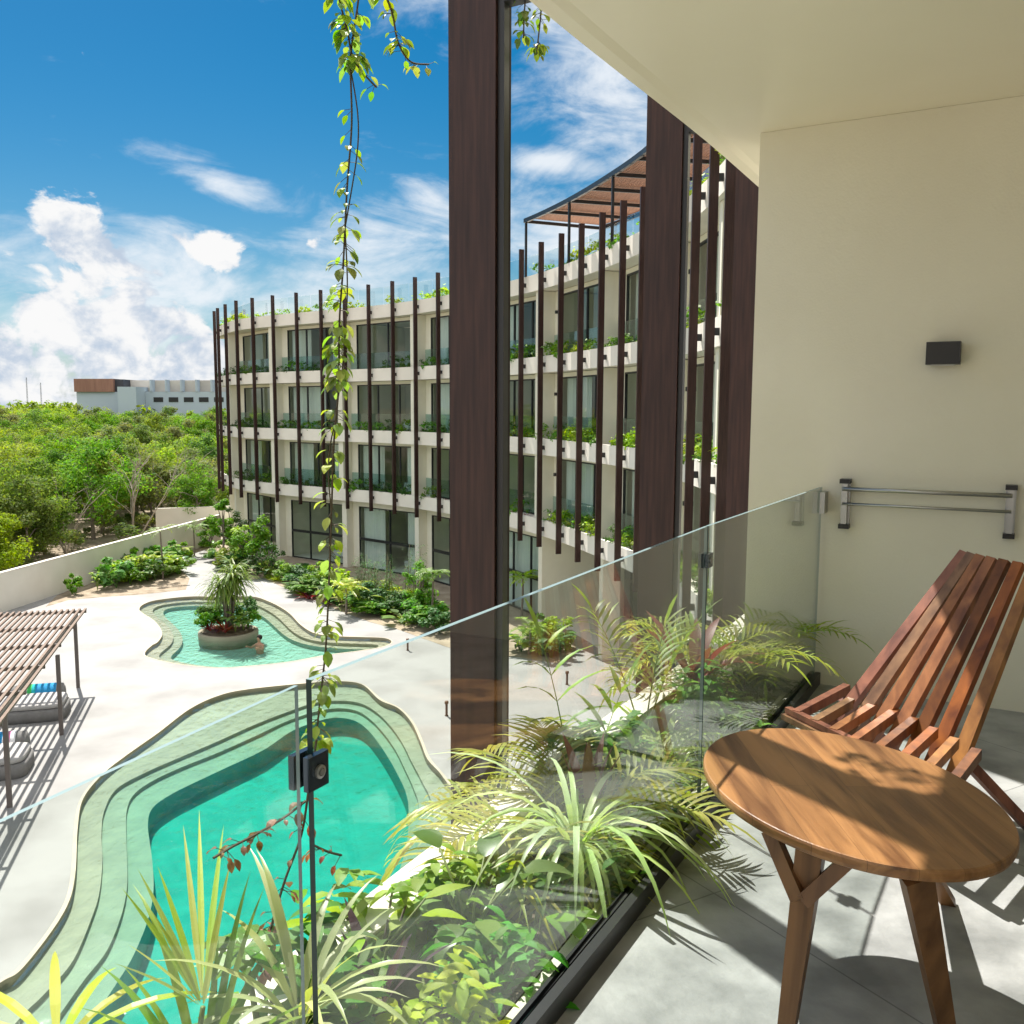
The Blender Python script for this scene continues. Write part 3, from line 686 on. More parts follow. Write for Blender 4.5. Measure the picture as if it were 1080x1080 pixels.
# ------------------------------------------------------------------ wall lamp and folding drying rack
def wp(off, z, out=0): q = E_ + N_ * off - D_ * out; return Vector((q.x, q.y, z))
wl = thing('wall_lamp', 'small black box wall lamp on the cream side wall', 'lamp', wp(-.49, 9.11))
b = MB(); A = (E_ - N_ * .425); B = (E_ - N_ * .56); b.wall(A, B, -D_, .012, .085, 9.06, 9.158); b.build('housing', M['black'], wl)
b = MB(); b.wall(A - N_ * .02, B + N_ * .02, -D_, 0, .012, 9.08, 9.14); b.build('backplate', M['black'], wl)
b = MB(); b.wall(A - N_ * .02, B + N_ * .02, -D_, .03, .07, 9.055, 9.06); b.build('lens', mat('frosted_lamp_lens', (.6, .6, .56), .5), wl)
dr = thing('drying_rack', 'folded steel wall drying rack with two rails above the chair', 'rack', wp(-.45, 8.3))
for o in (-.11, -.785):
    b = MB(); A = E_ + N_ * (o + .02); B = E_ + N_ * (o - .02)
    b.wall(A, B, -D_, .0, .012, 8.315, 8.535); br = b.build('bracket', M['steel'], dr)
    b = MB(); b.wall(A - N_ * .008, B + N_ * .008, -D_, .012, .05, 8.33, 8.52); sub('arm', b, M['steel'], br, dr)
    b = MB(); b.wall(A + N_ * .003, B - N_ * .003, -D_, .001, .06, 8.52, 8.54); sub('end_cap', b, M['black'], br, dr)
    b = MB(); b.wall(A + N_ * .003, B - N_ * .003, -D_, .001, .05, 8.307, 8.328); sub('end_cap', b, M['black'], br, dr)
for z, o, rr in ((8.495, .052, .010), (8.425, .048, .007)):
    b = MB(); b.tube([wp(-.10, z, o), wp(-.79, z, o)], rr, 10); b.build('rail', M['steel'], dr, True)

# ------------------------------------------------------------------ table
tb = thing('side_table', 'round teak side table on splayed legs in front of the chair', 'table', (.849, 2.064, FLZ))
TZ = FLZ + .48
ang = math.atan2(-.977, .212)
def wood_top():
    m = M['teak']; nt = m.node_tree; b = nt.nodes['Principled BSDF']; src = b.inputs['Base Color'].links[0].from_socket
    tc = nt.nodes.new('ShaderNodeTexCoord'); m2 = nt.nodes.new('ShaderNodeMapping'); m2.inputs['Rotation'].default_value = (0, 0, R(-88)); nt.links.new(tc.outputs['Object'], m2.inputs[0])
    br = nt.nodes.new('ShaderNodeTexBrick'); br.inputs['Scale'].default_value = 1; br.inputs['Mortar Size'].default_value = .0006; br.inputs['Brick Width'].default_value = 3; br.inputs['Row Height'].default_value = .085
    br.inputs['Color1'].default_value = (1.12, 1.1, 1.05, 1); br.inputs['Color2'].default_value = (.72, .70, .68, 1); br.inputs['Mortar'].default_value = (.5, .45, .4, 1); br.inputs['Bias'].default_value = 0
    nt.links.new(m2.outputs[0], br.inputs['Vector']); mx = nt.nodes.new('ShaderNodeMix'); mx.data_type = 'RGBA'; mx.blend_type = 'MULTIPLY'; mx.inputs[0].default_value = .85
    nt.links.new(src, mx.inputs[6]); nt.links.new(br.outputs[0], mx.inputs[7]); nt.links.new(mx.outputs[2], b.inputs['Base Color'])
    return m
b = MB(); b.lathe([(.955, -.031), (.992, -.024), (1.0, -.016), (1.0, -.006), (.994, -.001), (.985, 0)], (.849, 2.064, TZ), 96, sx=.399, sy=.297, rz=ang); b.build('tabletop', wood_top(), tb)
legs = [(P(852, 893, FLZ + .447), P(829, 1092, FLZ + .004), 1), (P(974, 932, FLZ + .447), P(1000, 1100, FLZ + .004), 0), (Vector((.99, 2.27, FLZ + .447)), P(1001, 953, FLZ + .004), 0)]
c0 = Vector((.849, 2.064, FLZ + .447))
for top, foot, br in legs:
    dd = (c0 - top); dd.z = 0; dd.normalize(); side = Vector((-dd.y, dd.x, 0)); top = top + dd * .03
    b = MB(); b.beam(foot, top, .034, .026, tuple(dd), w2=.056, h2=.034); b.build('leg', M['teak_leg'], tb)
    if br:
        kn = foot.lerp(top, .76) - dd * .030
        for s_, rch in ((-1, .092), (1, .085)):
            b = MB(); b.beam(kn - Vector((0, 0, .012)) + side * s_ * .004, Vector((kn.x, kn.y, FLZ + .440)) + side * s_ * rch + dd * .045, .030, .024, tuple(dd)); b.build('brace', M['teak_leg'], tb)

# ------------------------------------------------------------------ slatted chair
ch = thing('slat_chair', 'reddish brown slatted wood chair with a tall fanned back by the side wall', 'chair', (1.45, 3.0, FLZ))
def PF(px, py, h): return P(px, py, FLZ + h)
BL, BR, TL, TR = PF(889, 745, .28), PF(1024, 788, .28), PF(1018, 583, .83), PF(1092, 597, .83)
NB = 7
wv = (BR - BL).normalized(); backdir = ((TL + TR) / 2 - (BL + BR) / 2).normalized(); bn = backdir.cross(wv).normalized()
bk = MB()
for i in range(NB):
    u = i / (NB - 1); sag = 4 * u * (1 - u)
    bt = BL.lerp(BR, u) - backdir * .02 - bn * .0; tp = TL.lerp(TR, u) + bn * sag * -.045 + Vector((0, 0, -.018 * sag))
    lw = .032
    bk.beam(bt - backdir * .10, tp, .044, .028, bn, w2=.033, h2=.026)
bk.build('backrest', M['chair'], ch)
R0, R7, F0, F7 = PF(893, 727, .30), PF(1030, 796, .30), PF(842, 752, .285), PF(1002, 830, .285)
st = MB()
for j in range(8):
    u = j / 7; r_ = R0.lerp(R7, u); f_ = F0.lerp(F7, u); d = (f_ - r_)
    st.beam(r_ + Vector((0, 0, .004)), f_ + d * .05 + Vector((0, 0, -.004)), .028, .034)
st.build('seat', M['chair'], ch)
b = MB(); fd = (F7 - F0).normalized()
for k, dz in enumerate((-.012, -.036)):
    b.beam(F0 - fd * .045 + Vector((-.01 - .012 * k, -.005, dz + .012)), F7 + fd * .03 + Vector((-.01 - .012 * k, -.005, dz + .012)), .026, .020)
b.build('front_rail', M['chair'], ch)
for u in (.0, 1.0):
    b = MB(); q = BL.lerp(BR, u); k = (FLZ + .004 - q.z) / backdir.z; b.beam(q - backdir * .1, q + backdir * (k * .98), .030, .030, bn); b.build('leg', M['chair'], ch)
rear = Vector((1.705, 2.822, FLZ + .02)); sh = rear - R7; sh.z = 0
for u in (0., 1.0):
    b = MB(); f_ = R0.lerp(R7, u) - Vector((.02, 0, .03)); b.beam(f_, Vector((f_.x + .26, f_.y + .09, FLZ + .018)), .03, .03); b.build('leg', M['chair'], ch)

# ------------------------------------------------------------------ plants: generators
def crown(mb, r, rx, rz, cz, ncl, nleaf, ll, lw, cr=.36, m=0, gap=.0):
    """many small leaf faces in uneven clumps through an ellipsoid"""
    cl = []
    for _ in range(ncl):
        a = r.uniform(0, 2 * math.pi); u = r.uniform(-.75, 1); k = r.uniform(.45, 1.0); h = math.sqrt(max(0, 1 - u * u))
        cl.append((Vector((math.cos(a) * h * rx * k, math.sin(a) * h * rx * k, cz + u * rz * k)), rx * cr * r.uniform(.6, 1.25)))
    for _ in range(nleaf):
        c, q = r.choice(cl); d = Vector((r.gauss(0, 1), r.gauss(0, 1), r.gauss(0, 1))).normalized(); k = q * r.random() ** .45
        p = c + Vector((d.x * k, d.y * k, d.z * k * .7))
        n = (d * .6 + Vector((r.uniform(-.6, .6), r.uniform(-.6, .6), r.uniform(.1, 1.1)))).normalized(); u = Vector((r.uniform(-1, 1), r.uniform(-1, 1), r.uniform(-.7, .2)))
        s_ = r.uniform(.65, 1.3); mb.leaf(p, n, u, ll * s_, lw * s_, m)
    return cl
def make_tree(seed, rx, h, nleaf, ll, fol, label, name='forest_tree', cr=.36, ncl=16, low=0):
    r = random.Random(seed); root = thing(name, label, 'tree', world_coords=False)
    mb = MB(); rz = h * (.46 if low else .40); cl = crown(mb, r, rx, rz, h * (.52 if low else .60), ncl, nleaf, ll, ll * .55, cr); mb.build('crown', fol, root)
    t = MB(); lean = Vector((r.uniform(-.3, .3), r.uniform(-.3, .3), 0)); top = Vector((0, 0, h * .62)) + lean
    t.tube([(0, 0, -.1), (lean.x * .2, lean.y * .2, h * .25), tuple(top)], [.12 * h / 6, .09 * h / 6, .04], 7)
    for c, q in cl[:7]:
        s0 = Vector((lean.x * .4, lean.y * .4, h * r.uniform(.25, .5))); t.tube([s0, s0.lerp(c, .5) + Vector((0, 0, .15)), c], [.05 * h / 6, .035, .015], 5)
    t.build('trunk', M['trunk'], root); return root
def make_shrub(seed, fol, h, rx, nleaf, ll, name='shrub', lw=.5, cr=.42, ncl=9):
    r = random.Random(seed); mb = MB(); crown(mb, r, rx, h * .5, h * .52, ncl, nleaf, ll, ll * lw, cr)
    for k in range(6):
        a = r.uniform(0, 6.28); mb.tube([(0, 0, -.03), (math.cos(a) * rx * .3, math.sin(a) * rx * .3, h * .5)], [.012, .005], 4)
    o = mb.build(name, fol); return tag(o, '', 'shrub')
def make_rosette(seed, fol, n, L, W, droop, up=.6, name='rosette_plant', base=.02, cat='plant', fold=.2, peak=.4):
    r = random.Random(seed); mb = MB()
    for k in range(n):
        a = 2.4 * k + r.uniform(-.3, .3); e = up * r.uniform(.6, 1.5) + .1
        mb.ribbon((math.cos(a) * base, math.sin(a) * base, -.01), (math.cos(a), math.sin(a), e), L * r.uniform(.65, 1.1), W * r.uniform(.8, 1.15), droop * r.uniform(.6, 1.4), 6, fold, peak=peak)
    o = mb.build(name, fol); return tag(o, '', cat)
def make_broad(seed, fol, n, h, L, W, name='broad_leaf_plant'):
    r = random.Random(seed); mb = MB()
    for k in range(n):
        a = 2.4 * k + r.uniform(-.4, .4); hh = h * r.uniform(.4, 1); o = Vector((math.cos(a), math.sin(a), 0)); tip = o * hh * .55 + Vector((0, 0, hh))
        mb.tube([(0, 0, -.02), o * hh * .2 + Vector((0, 0, hh * .6)), tip], [.008, .006, .004], 5)
        mb.ribbon(tip, o * .9 + Vector((0, 0, .35)), L * r.uniform(.8, 1.15), W * r.uniform(.85, 1.15), r.uniform(.5, 1.3), 7, .12, peak=.32)
    o = mb.build(name, fol); return tag(o, '', 'plant')
def make_palm(seed, fol, n, L, h=0., ll=.3, lw=.03, droop=1.2, up=1.2, nl=16, name='palm', label='', rt=.05):
    r = random.Random(seed); root = thing(name, label, 'palm', world_coords=False); mb = MB(); top = Vector((r.uniform(-.05, .05) * h, r.uniform(-.05, .05) * h, h))
    for k in range(n):
        a = 2.4 * k + r.uniform(-.3, .3); e = up * r.uniform(.35, 1.3)
        mb.frond(top, (math.cos(a), math.sin(a), e), L * r.uniform(.75, 1.1), droop * r.uniform(.7, 1.3), nl, ll, lw, rnd=r)
    mb.build('fronds', fol, root)
    if h > .1:
        t = MB(); t.tube([(0, 0, -.05), top * .5 + Vector((.02, 0, 0)), top + Vector((0, 0, .03))], [rt * 1.2, rt, rt * .8], 8); t.build('trunk', M['trunk'], root)
    return root

# ------------------------------------------------------------------ boundary walls
def bwall(name, label, A, B, h, th=.2, m=None):
    d = (B - A).normalized(); n = Vector((-d.y, d.x)); r = thing(name, label, 'wall', (*((A + B) / 2), 0))
    b = MB(); b.wall(A, B, n, 0, th, -.05, h); b.build('wall_body', m or M['render_white'], r)
    b = MB(); b.wall(A, B, n, -.012, th + .012, h, h + .04); b.build('coping', M['render_white'], r); return r
wa = P(0, 647, 0).xy; wb = P(224, 545.5, 1.70).xy; wd = (wb - wa).normalized()
bwall('boundary_wall', 'long pale cream boundary wall between the pool deck and the forest', wa - wd * 30, wb + wd * 1.2, 1.70)
b1 = P(171, 541, 1.6).xy; b2 = P(240, 536, 1.9).xy
bwall('low_wall', 'low pale wall stub standing just beyond the boundary wall', b1 + Vector((-.8, 1.0)), b1 + Vector((5.5, 3.2)), 1.75)
bwall('ramp_wall', 'pale grey ramp wall farther off at the end of the far wing', b1 + Vector((1.5, 6.5)), b1 + Vector((8.5, 13.5)), 2.0)

# ------------------------------------------------------------------ deck pergola, daybeds
B1, B2, B3 = P(82.5, 725, 0).xy, P(65, 775, 0).xy, P(10.4, 851, 0).xy
pd = (B3 - B1).normalized(); pn = Vector((pd.y, -pd.x)); pn = pn if pn.x < 0 else -pn
pg = thing('pergola', 'weathered wooden slat pergola on slim posts over the daybeds', 'pergola', (*B2, 0))
PH = 2.42; PL = (B3 - B1).length
rc = B1 - pd * .5
sl = MB()
for k in range(20):
    o = .0 + k * .175; a = rc + pn * (o - .25); c = a + pd * (PL + 4.2); sl.beam((*a, PH), (*c, PH), .07, .05)
sl.build('roof_slats', M['wood_slat'], pg)
for k in range(7):
    a = rc + pd * (.06 + k * (PL + 4.0) / 6) - pn * .28; b = MB(); b.beam((*a, PH - .07), (*(a + pn * 3.55), PH - .07), .07, .09); b.build('cross_beam', M['pergola_post'], pg)
b = MB(); a = B1 - pd * .35; b.beam((*a, PH - .16), (*(a + pd * (PL + 3.6)), PH - .16), .09, .09); b.build('edge_beam', M['pergola_post'], pg)
for q in (B1, B2, B3, B3 + (B3 - B2) * 1.0, B1 + pn * 2.9, B2 + pn * 2.9, B3 + pn * 2.9):
    b = MB(); b.box((q.x, q.y, (PH - .2) / 2), .10, .10, PH - .2, math.atan2(pd.y, pd.x)); b.build('post', M['pergola_post'], pg)
def rounded_box(mb, c, sx, sy, sz, rz, r=.07):
    ca, sa = math.cos(rz), math.sin(rz); lay = [(0, r), (0.0, 0), (sz - r, 0), (sz - r * .3, r * .3), (sz, r)]; i0 = len(mb.v); K = 24
    for z, ins in lay:
        for j in range(K):
            t = 2 * math.pi * j / K; cc, ss = math.cos(t), math.sin(t); q = 5
            x = math.copysign(abs(cc) ** (2 / q), cc) * (sx / 2 - ins); y = math.copysign(abs(ss) ** (2 / q), ss) * (sy / 2 - ins)
            mb.v.append((c[0] + x * ca - y * sa, c[1] + x * sa + y * ca, c[2] + z))
    for k in range(len(lay) - 1):
        for j in range(K): a = i0 + k * K + j; b = i0 + k * K + (j + 1) % K; mb.f.append((a, b, b + K, a + K)); mb.m.append(0)
    mb.f.append(tuple(i0 + (len(lay) - 1) * K + j for j in range(K))); mb.m.append(0)
prz = math.atan2(pn.y, pn.x)
def daybed(c, label, tl, cols):
    r = thing('daybed', label, 'daybed', (c.x, c.y, 0)); b = MB(); rounded_box(b, (c.x, c.y, .01), 2.0, 1.4, .34, prz); b.build('base', M['grey_fabric'], r, True)
    b = MB(); rounded_box(b, (c.x, c.y, .372), 1.88, 1.3, .12, prz, .04); b.build('cushion', mat('pale_grey_cushion', (.42, .41, .40), .95), r, True)
    e = c - pd * .95; x = Vector((pn.x, pn.y, 0)); b = MB(); b.tube([(e.x - x.x * .75, e.y - x.y * .75, .34), (e.x - x.x * .7, e.y - x.y * .7, .34), (e.x + x.x * .7, e.y + x.y * .7, .34), (e.x + x.x * .75, e.y + x.y * .75, .34)], [.22, .31, .31, .22], 18); b.build('bolster', M['grey_fabric'], r, True)
    t = thing('towel', tl, 'towel', (e.x, e.y, .6))
    for k, (col, u0, u1) in enumerate(cols):
        b = MB(); K = 10; i0 = 0
        for u in (u0, u1):
            for j in range(K):
                an = R(-30 + 200 * j / (K - 1)); rr = .322
                o = x * u - Vector((pd.x, pd.y, 0)) * (-math.cos(an) * rr); b.v.append((e.x + o.x, e.y + o.y, .34 + math.sin(an) * rr))
        for j in range(K - 1): b.f.append((j, j + 1, K + j + 1, K + j)); b.m.append(0)
        b.build('towel_stripe', mat('towel_cloth', col, .95), t, True)
blue, green, white, pink = (.03, .28, .55), (.06, .45, .12), (.75, .75, .76), (.55, .2, .35)
c1 = P(33, 748, .2).xy; c2 = P(-14, 806, .2).xy
daybed(c1, 'grey daybed at the far end under the deck pergola', 'blue and green striped towel over the far daybed bolster', [(blue, -.55, .02), ((.02, .42, .45), .02, .12), (green, .12, .24)])
daybed(c2, 'grey daybed nearer the camera under the deck pergola', 'green, blue and pink towel over the nearer daybed bolster', [(green, .12, .5), (blue, -.2, .12), (white, -.28, -.2), (pink, -.38, -.28), (white, -.5, -.38)])

# ------------------------------------------------------------------ island, palm, swimmer, bollards
ic = P(241, 667, 0).xy
isl = thing('island_planter', 'round pale planter rising out of the small pool', 'planter', (ic.x, ic.y, -.6))
b = MB(); b.lathe([(1.14, -.42), (1.16, .05), (1.13, .09), (1.02, .09), (1.0, .06), (.98, .02)], (ic.x, ic.y, 0), 40); b.build('ring', M['pool'], isl, True)
b = MB(); b.lathe([(.99, .03), (.6, .12), (.1, .17)], (ic.x, ic.y, 0), 30); b.build('soil', M['soil'], isl, True)
pp = thing('pandanus_tree', 'shaggy strap leaved tree on the pool island', 'tree', (ic.x + .05, ic.y, .18))
r = random.Random(5); t = MB(); lv = MB()
for k in range(6):
    a = k * 1.05; q = Vector((ic.x + .05, ic.y, .12)); top = q + Vector((math.cos(a) * .35, math.sin(a) * .30, 1.2 + r.uniform(-.2, 1.2)))
    t.tube([q + Vector((math.cos(a) * .1, math.sin(a) * .1, 0)), q.lerp(top, .5), top], [.065, .05, .04], 7)
    for j in range(60):
        b_ = 2.4 * j; e = r.uniform(-.5, 1.6); lv.ribbon(top + Vector((0, 0, r.uniform(-.25, .12))), (math.cos(b_), math.sin(b_), e), r.uniform(.8, 1.35), .07, r.uniform(1.4, 3.2), 6, .2, peak=.3)
t.build('trunk', M['trunk'], pp, True); lv.build('leaves', FG['palm'], pp)
# swimmer: head, shoulders and arms above the water
def person(c, rz, label, hair, skin):
    root = thing('person', label, 'person', (c.x, c.y, -.6)); bm = MB(); ca, sa = math.cos(rz), math.sin(rz)
    me = bpy.data.meshes.new('body')
    J = [(0, 0, .0), (0, 0, .28), (0, .01, .50), (0, .02, .60), (0, .03, .66), (0, .045, .76), (0, .05, .84), (-.17, 0, .50), (-.27, .18, .40), (-.24, .42, .50), (.17, 0, .50), (.28, .16, .40), (.26, .40, .50), (-.22, .52, .52), (.24, .50, .52)]
    EDG = [(0, 1), (1, 2), (2, 3), (3, 4), (4, 5), (5, 6), (2, 7), (7, 8), (8, 9), (9, 13), (2, 10), (10, 11), (11, 12), (12, 14)]
    RAD = [.15, .15, .13, .055, .055, .085, .06, .062, .045, .034, .062, .045, .034, .03, .03]
    me.from_pydata([(x * ca - y * sa, x * sa + y * ca, z) for x, y, z in J], EDG, []); o = bpy.data.objects.new('body', me); COL.objects.link(o); o.parent = root
    me.materials.append(mat('skin', skin, .6)); sk = o.modifiers.new('skin', 'SKIN'); sd = o.modifiers.new('sub', 'SUBSURF'); sd.levels = sd.render_levels = 2
    for i, rr in enumerate(RAD): me.skin_vertices[0].data[i].radius = (rr, rr)
    me.skin_vertices[0].data[0].use_root = True; sk.use_smooth_shade = True
    h = MB(); hc = Vector((0, .03, .80))
    prof = [(.02, .105), (.07, .085), (.098, .04), (.102, -.01), (.09, -.07)]
    h.lathe(prof[::-1], (c.x + (-.03) * sa * -1 * 0, c.y, -.6 + .80), 16); h.build('hair', mat('hair', hair, .7), root, True)
    return root
person(P(274, 679, -.05).xy, R(150), 'dark haired swimmer chest deep beside the pool island', (.02, .014, .01), (.45, .25, .16))
for (x, y) in ((471, 755), (598, 722), (430, 686)):
    q = P(x, y, 0); bo = thing('bollard_light', {471: 'small brown bollard light on the deck right of the large pool', 598: 'small brown bollard light by the planting bed under the far wing', 430: 'small brown bollard light near the tip of the small pool'}[x], 'bollard', q)
    b = MB(); b.lathe([(.05, 0), (.05, .02), (.035, .03), (.035, .36)], q, 12); b.build('post', mat('brown_bollard_metal', (.10, .05, .03), .5), bo, True)
    b = MB(); b.lathe([(.055, .362), (.06, .40), (.05, .44), (.01, .45)], q, 12); b.build('cap', mat('brown_bollard_cap', (.16, .08, .045), .5), bo, True)

# ------------------------------------------------------------------ courtyard plants
shr = [make_shrub(20 + k, FG[f], 1.0, .55, n, ll) for k, (f, n, ll) in enumerate((('shrub', 900, .14), ('dark', 1000, .11), ('lime', 700, .15), ('shrub', 700, .2), ('dark', 900, .16), ('lime', 500, .22)))]
brd = [make_broad(40 + k, FG[f], 16, .7, .42, .2) for k, f in enumerate(('broad', 'shrub', 'lime', 'dark'))]
ros = [make_rosette(50 + k, FG[f], 30, .6, .06, 1.0, .8) for k, f in enumerate(('red', 'lime', 'purple', 'palm'))]
def desc(p): return {0: 'leafy mid green shrub', 1: 'dense dark green shrub', 2: 'bright lime shrub', 3: 'loose green shrub', 4: 'coarse dark shrub', 5: 'sparse lime shrub'}[p]
def plantpx(p, px, py, h, label, group, s=None, name=None):
    q = P(px, py, 0); o = place(p, q, rng.uniform(0, 6.28), s or h, label, group, sz=h)
    return o
for k in range(30):
    u = k / 29; px = 114 + 82 * u + rng.uniform(-4, 4); py = 621 - 16 * u - rng.choice((0, 5, 11, 16)) * (1 - .2 * u)
    p = rng.choice(brd[:3] + [shr[0], shr[3], shr[2]]); plantpx(p, px, py, rng.uniform(.9, 1.5), 'leafy green plant in the bed against the pale boundary wall', 'plants in the boundary wall bed', s=rng.uniform(1.2, 1.7))
plantpx(shr[3], 80, 627, 1.0, 'thin grey green shrub at the left end of the wall bed', None, s=.8)
plantpx(brd[2], 103, 623, 1.2, 'upright banana like sprout near the left end of the wall bed', None, s=.6)
for k in range(26):
    px, py = rng.choice([(228, 588), (238, 597), (216, 574), (222, 582), (245, 600), (252, 604), (268, 606), (282, 609), (296, 613), (212, 565), (232, 590), (262, 600), (246, 590)]); px += rng.uniform(-6, 6); py += rng.uniform(-4, 3)
    p = rng.choice(brd + shr[:3] + ros[:2]); plantpx(p, px, py, rng.uniform(.7, 1.3), 'low lush plant in the bed between the small pool and the wing end', 'plants at the left end of the facade bed', s=rng.uniform(1.1, 1.6))
for k in range(72):
    u = rng.random(); px = 304 + 165 * u; py = 622 + 46 * u + rng.uniform(-16, 5); p = rng.choice(brd + shr + [ros[0], ros[1], ros[1], ros[3]])
    plantpx(p, px, py, rng.uniform(.6, 1.2), 'low green plant in the bed along the curving facade', 'plants along the facade bed', s=rng.uniform(1.1, 1.6))
for k in range(14):
    u = rng.random(); px = 545 + 45 * u; py = 690 + 6 * u - rng.uniform(0, 14); p = rng.choice(brd + shr[:4]); plantpx(p, px, py, rng.uniform(.7, 1.2), 'bushy plant in the small bed by the passage pillar', 'plants in the passage bed', s=rng.uniform(.8, 1.2))
for k in range(13):
    a = k * .483; q = Vector((ic.x + math.cos(a) * .78, ic.y + math.sin(a) * .78, .2)); place(rng.choice(brd + ros[:3] + shr[:2]), q, a, rng.uniform(.8, 1.25), 'small leafy plant around the foot of the island tree', 'plants on the pool island')
def shrub_tree(px, py, h, rx, n, ll, fol, label, seed, name='garden_tree'):
    p = make_tree(seed, rx, h, n, ll, fol, label, name, ncl=22, low=1); q = P(px, py, 0); p.location = q; return p
shrub_tree(236, 596, 4.1, .8, 3000, .17, FG['shrub'], 'tall narrow green tree at the corner of the wing and boundary wall', 71)
shrub_tree(246, 592, 3.4, .8, 1800, .14, FG['dark'], 'dark tree tucked behind the narrow tree at the wing corner', 72)
shrub_tree(268, 604, 3.1, 1.25, 3200, .16, FG['shrub'], 'rounded pale green tree before the ground floor windows at left', 73)
shrub_tree(285, 608, 1.7, .8, 1300, .12, FG['dark'], 'dark low bush right of the rounded tree', 74, 'garden_bush')
for px, py, h, n, fol, lab, L in ((205, 586, 1.6, 9, 'palm', 'small feather palm against the boundary wall', 1.0), (365, 648, 1.1, 10, 'areca', 'yellow green fan of palm fronds beside the hanging vine', .9), (172, 611, 2.5, 5, 'palm', 'young palm with a bare dark trunk in the wall bed', 1.0),
                                  (455, 655, 1.9, 12, 'palm', 'slender palm with drooping leaves left of the nearest fin', .8), (558, 690, .9, 9, 'palm', 'spreading palm in the bed by the passage pillar', 1.0), (550, 650, 1.6, 10, 'lime', 'lime green palm half hidden behind the nearest fin', .9)):
    o = make_palm(int(px), FG[fol], n, L, h, .34, .05, 1.3, .9, 14, 'palm_tree', lab, .045); o.location = P(px, py, 0)
shrub_tree(256, 601, 2.7, .75, 1900, .15, FG['lime'], 'lime green small tree in front of the wing corner', 75)
shrub_tree(221, 583, 2.1, .7, 1500, .15, FG['shrub'], 'green bush tree beside the end of the boundary wall', 76)
shrub_tree(440, 648, 2.3, .7, 1700, .13, FG['shrub'], 'leafy young tree against the ground floor right of the bamboo', 77)
# bamboo-like clumps by the windows
def bamboo(px, py, h, n, label, seed):
    r = random.Random(seed); q = P(px, py, 0); root = thing('bamboo_clump', label, 'bamboo', q); st = MB(); lv = MB()
    for k in range(n):
        a = r.uniform(0, 6.28); d = r.uniform(.05, .55); b = q + Vector((math.cos(a) * d, math.sin(a) * d, -.02)); hh = h * r.uniform(.55, 1); top = b + Vector((math.cos(a) * .3 * hh / 3, math.sin(a) * .3 * hh / 3, hh))
        st.tube([b, b.lerp(top, .5) + Vector((0, 0, .05)), top], [.022, .016, .006], 5)
        for j in range(70):
            p = b.lerp(top, r.uniform(.25, 1.02)); e = r.uniform(0, 6.28); dv = Vector((math.cos(e), math.sin(e), r.uniform(-.4, .6))); p = p + dv * r.uniform(0, .25)
            lv.ribbon(p, dv, r.uniform(.16, .3), .035, 1.2, 2, .1)
    st.build('stems', mat('bamboo_stem', (.22, .20, .10), .5), root, True); lv.build('leaves', FG['dark'], root)
bamboo(397, 640, 2.6, 12, 'dark leafy bamboo clump before the ground floor windows', 1)
bamboo(428, 642, 3.3, 8, 'taller bamboo clump with bare stems right of the dark clump', 2)
bamboo(375, 628, 2.2, 6, 'thin bamboo clump left of the dark clump', 3)

# plants on the ledges of the far wing
led = [make_shrub(90 + k, FG[f], .66, .52, n, ll, 'ledge_plant', cr=.4) for k, (f, n, ll) in enumerate((('dark', 220, .13), ('shrub', 220, .13), ('lime', 200, .14), ('lime', 160, .17)))]
lroset = [make_rosette(97, FG['red'], 18, .4, .05, 1.2, .7, 'ledge_plant'), make_rosette(98, FG['lime'], 20, .5, .06, 1.3, .7, 'ledge_plant')]
FLN = ['first floor', 'second floor', 'third floor', 'roof']
for k in range(4):
    t = FS[0] - .4
    while t < FS[28]:
        near_half = t > FS[13]; roof = k == 3
        if not (any(abs(t - q) < .3 for q in PS) and not roof) and not (roof and rng.random() < .05):
            if roof: p = rng.choice([led[1], led[2], led[3], lroset[1], lroset[0]])
            elif near_half: p = rng.choice([led[1], led[2], led[1], led[3], lroset[0]])
            else: p = rng.choice([led[0], led[0], led[1], lroset[0]])
            q = front.off(t, .42 + rng.uniform(-.1, .12)); s = rng.uniform(.75, 1.2)
            place(p, (q.x, q.y, BAND[k] + .15), rng.uniform(0, 6), s, '%s plants on the %s ledge of the curving wing, %s half' % ('bright leafy' if (roof or near_half) else 'dark green', FLN[k], 'right' if near_half else 'left'), 'plants on the ledges of the curving wing', cat='ledge plant')
        t += (rng.uniform(.55, .8) if near_half else rng.uniform(.62, .86)) if not roof else rng.uniform(.6, .95)
# trailing strands under the ledges
for p in shr + brd + ros + led + lroset: bpy.data.objects.remove(p)

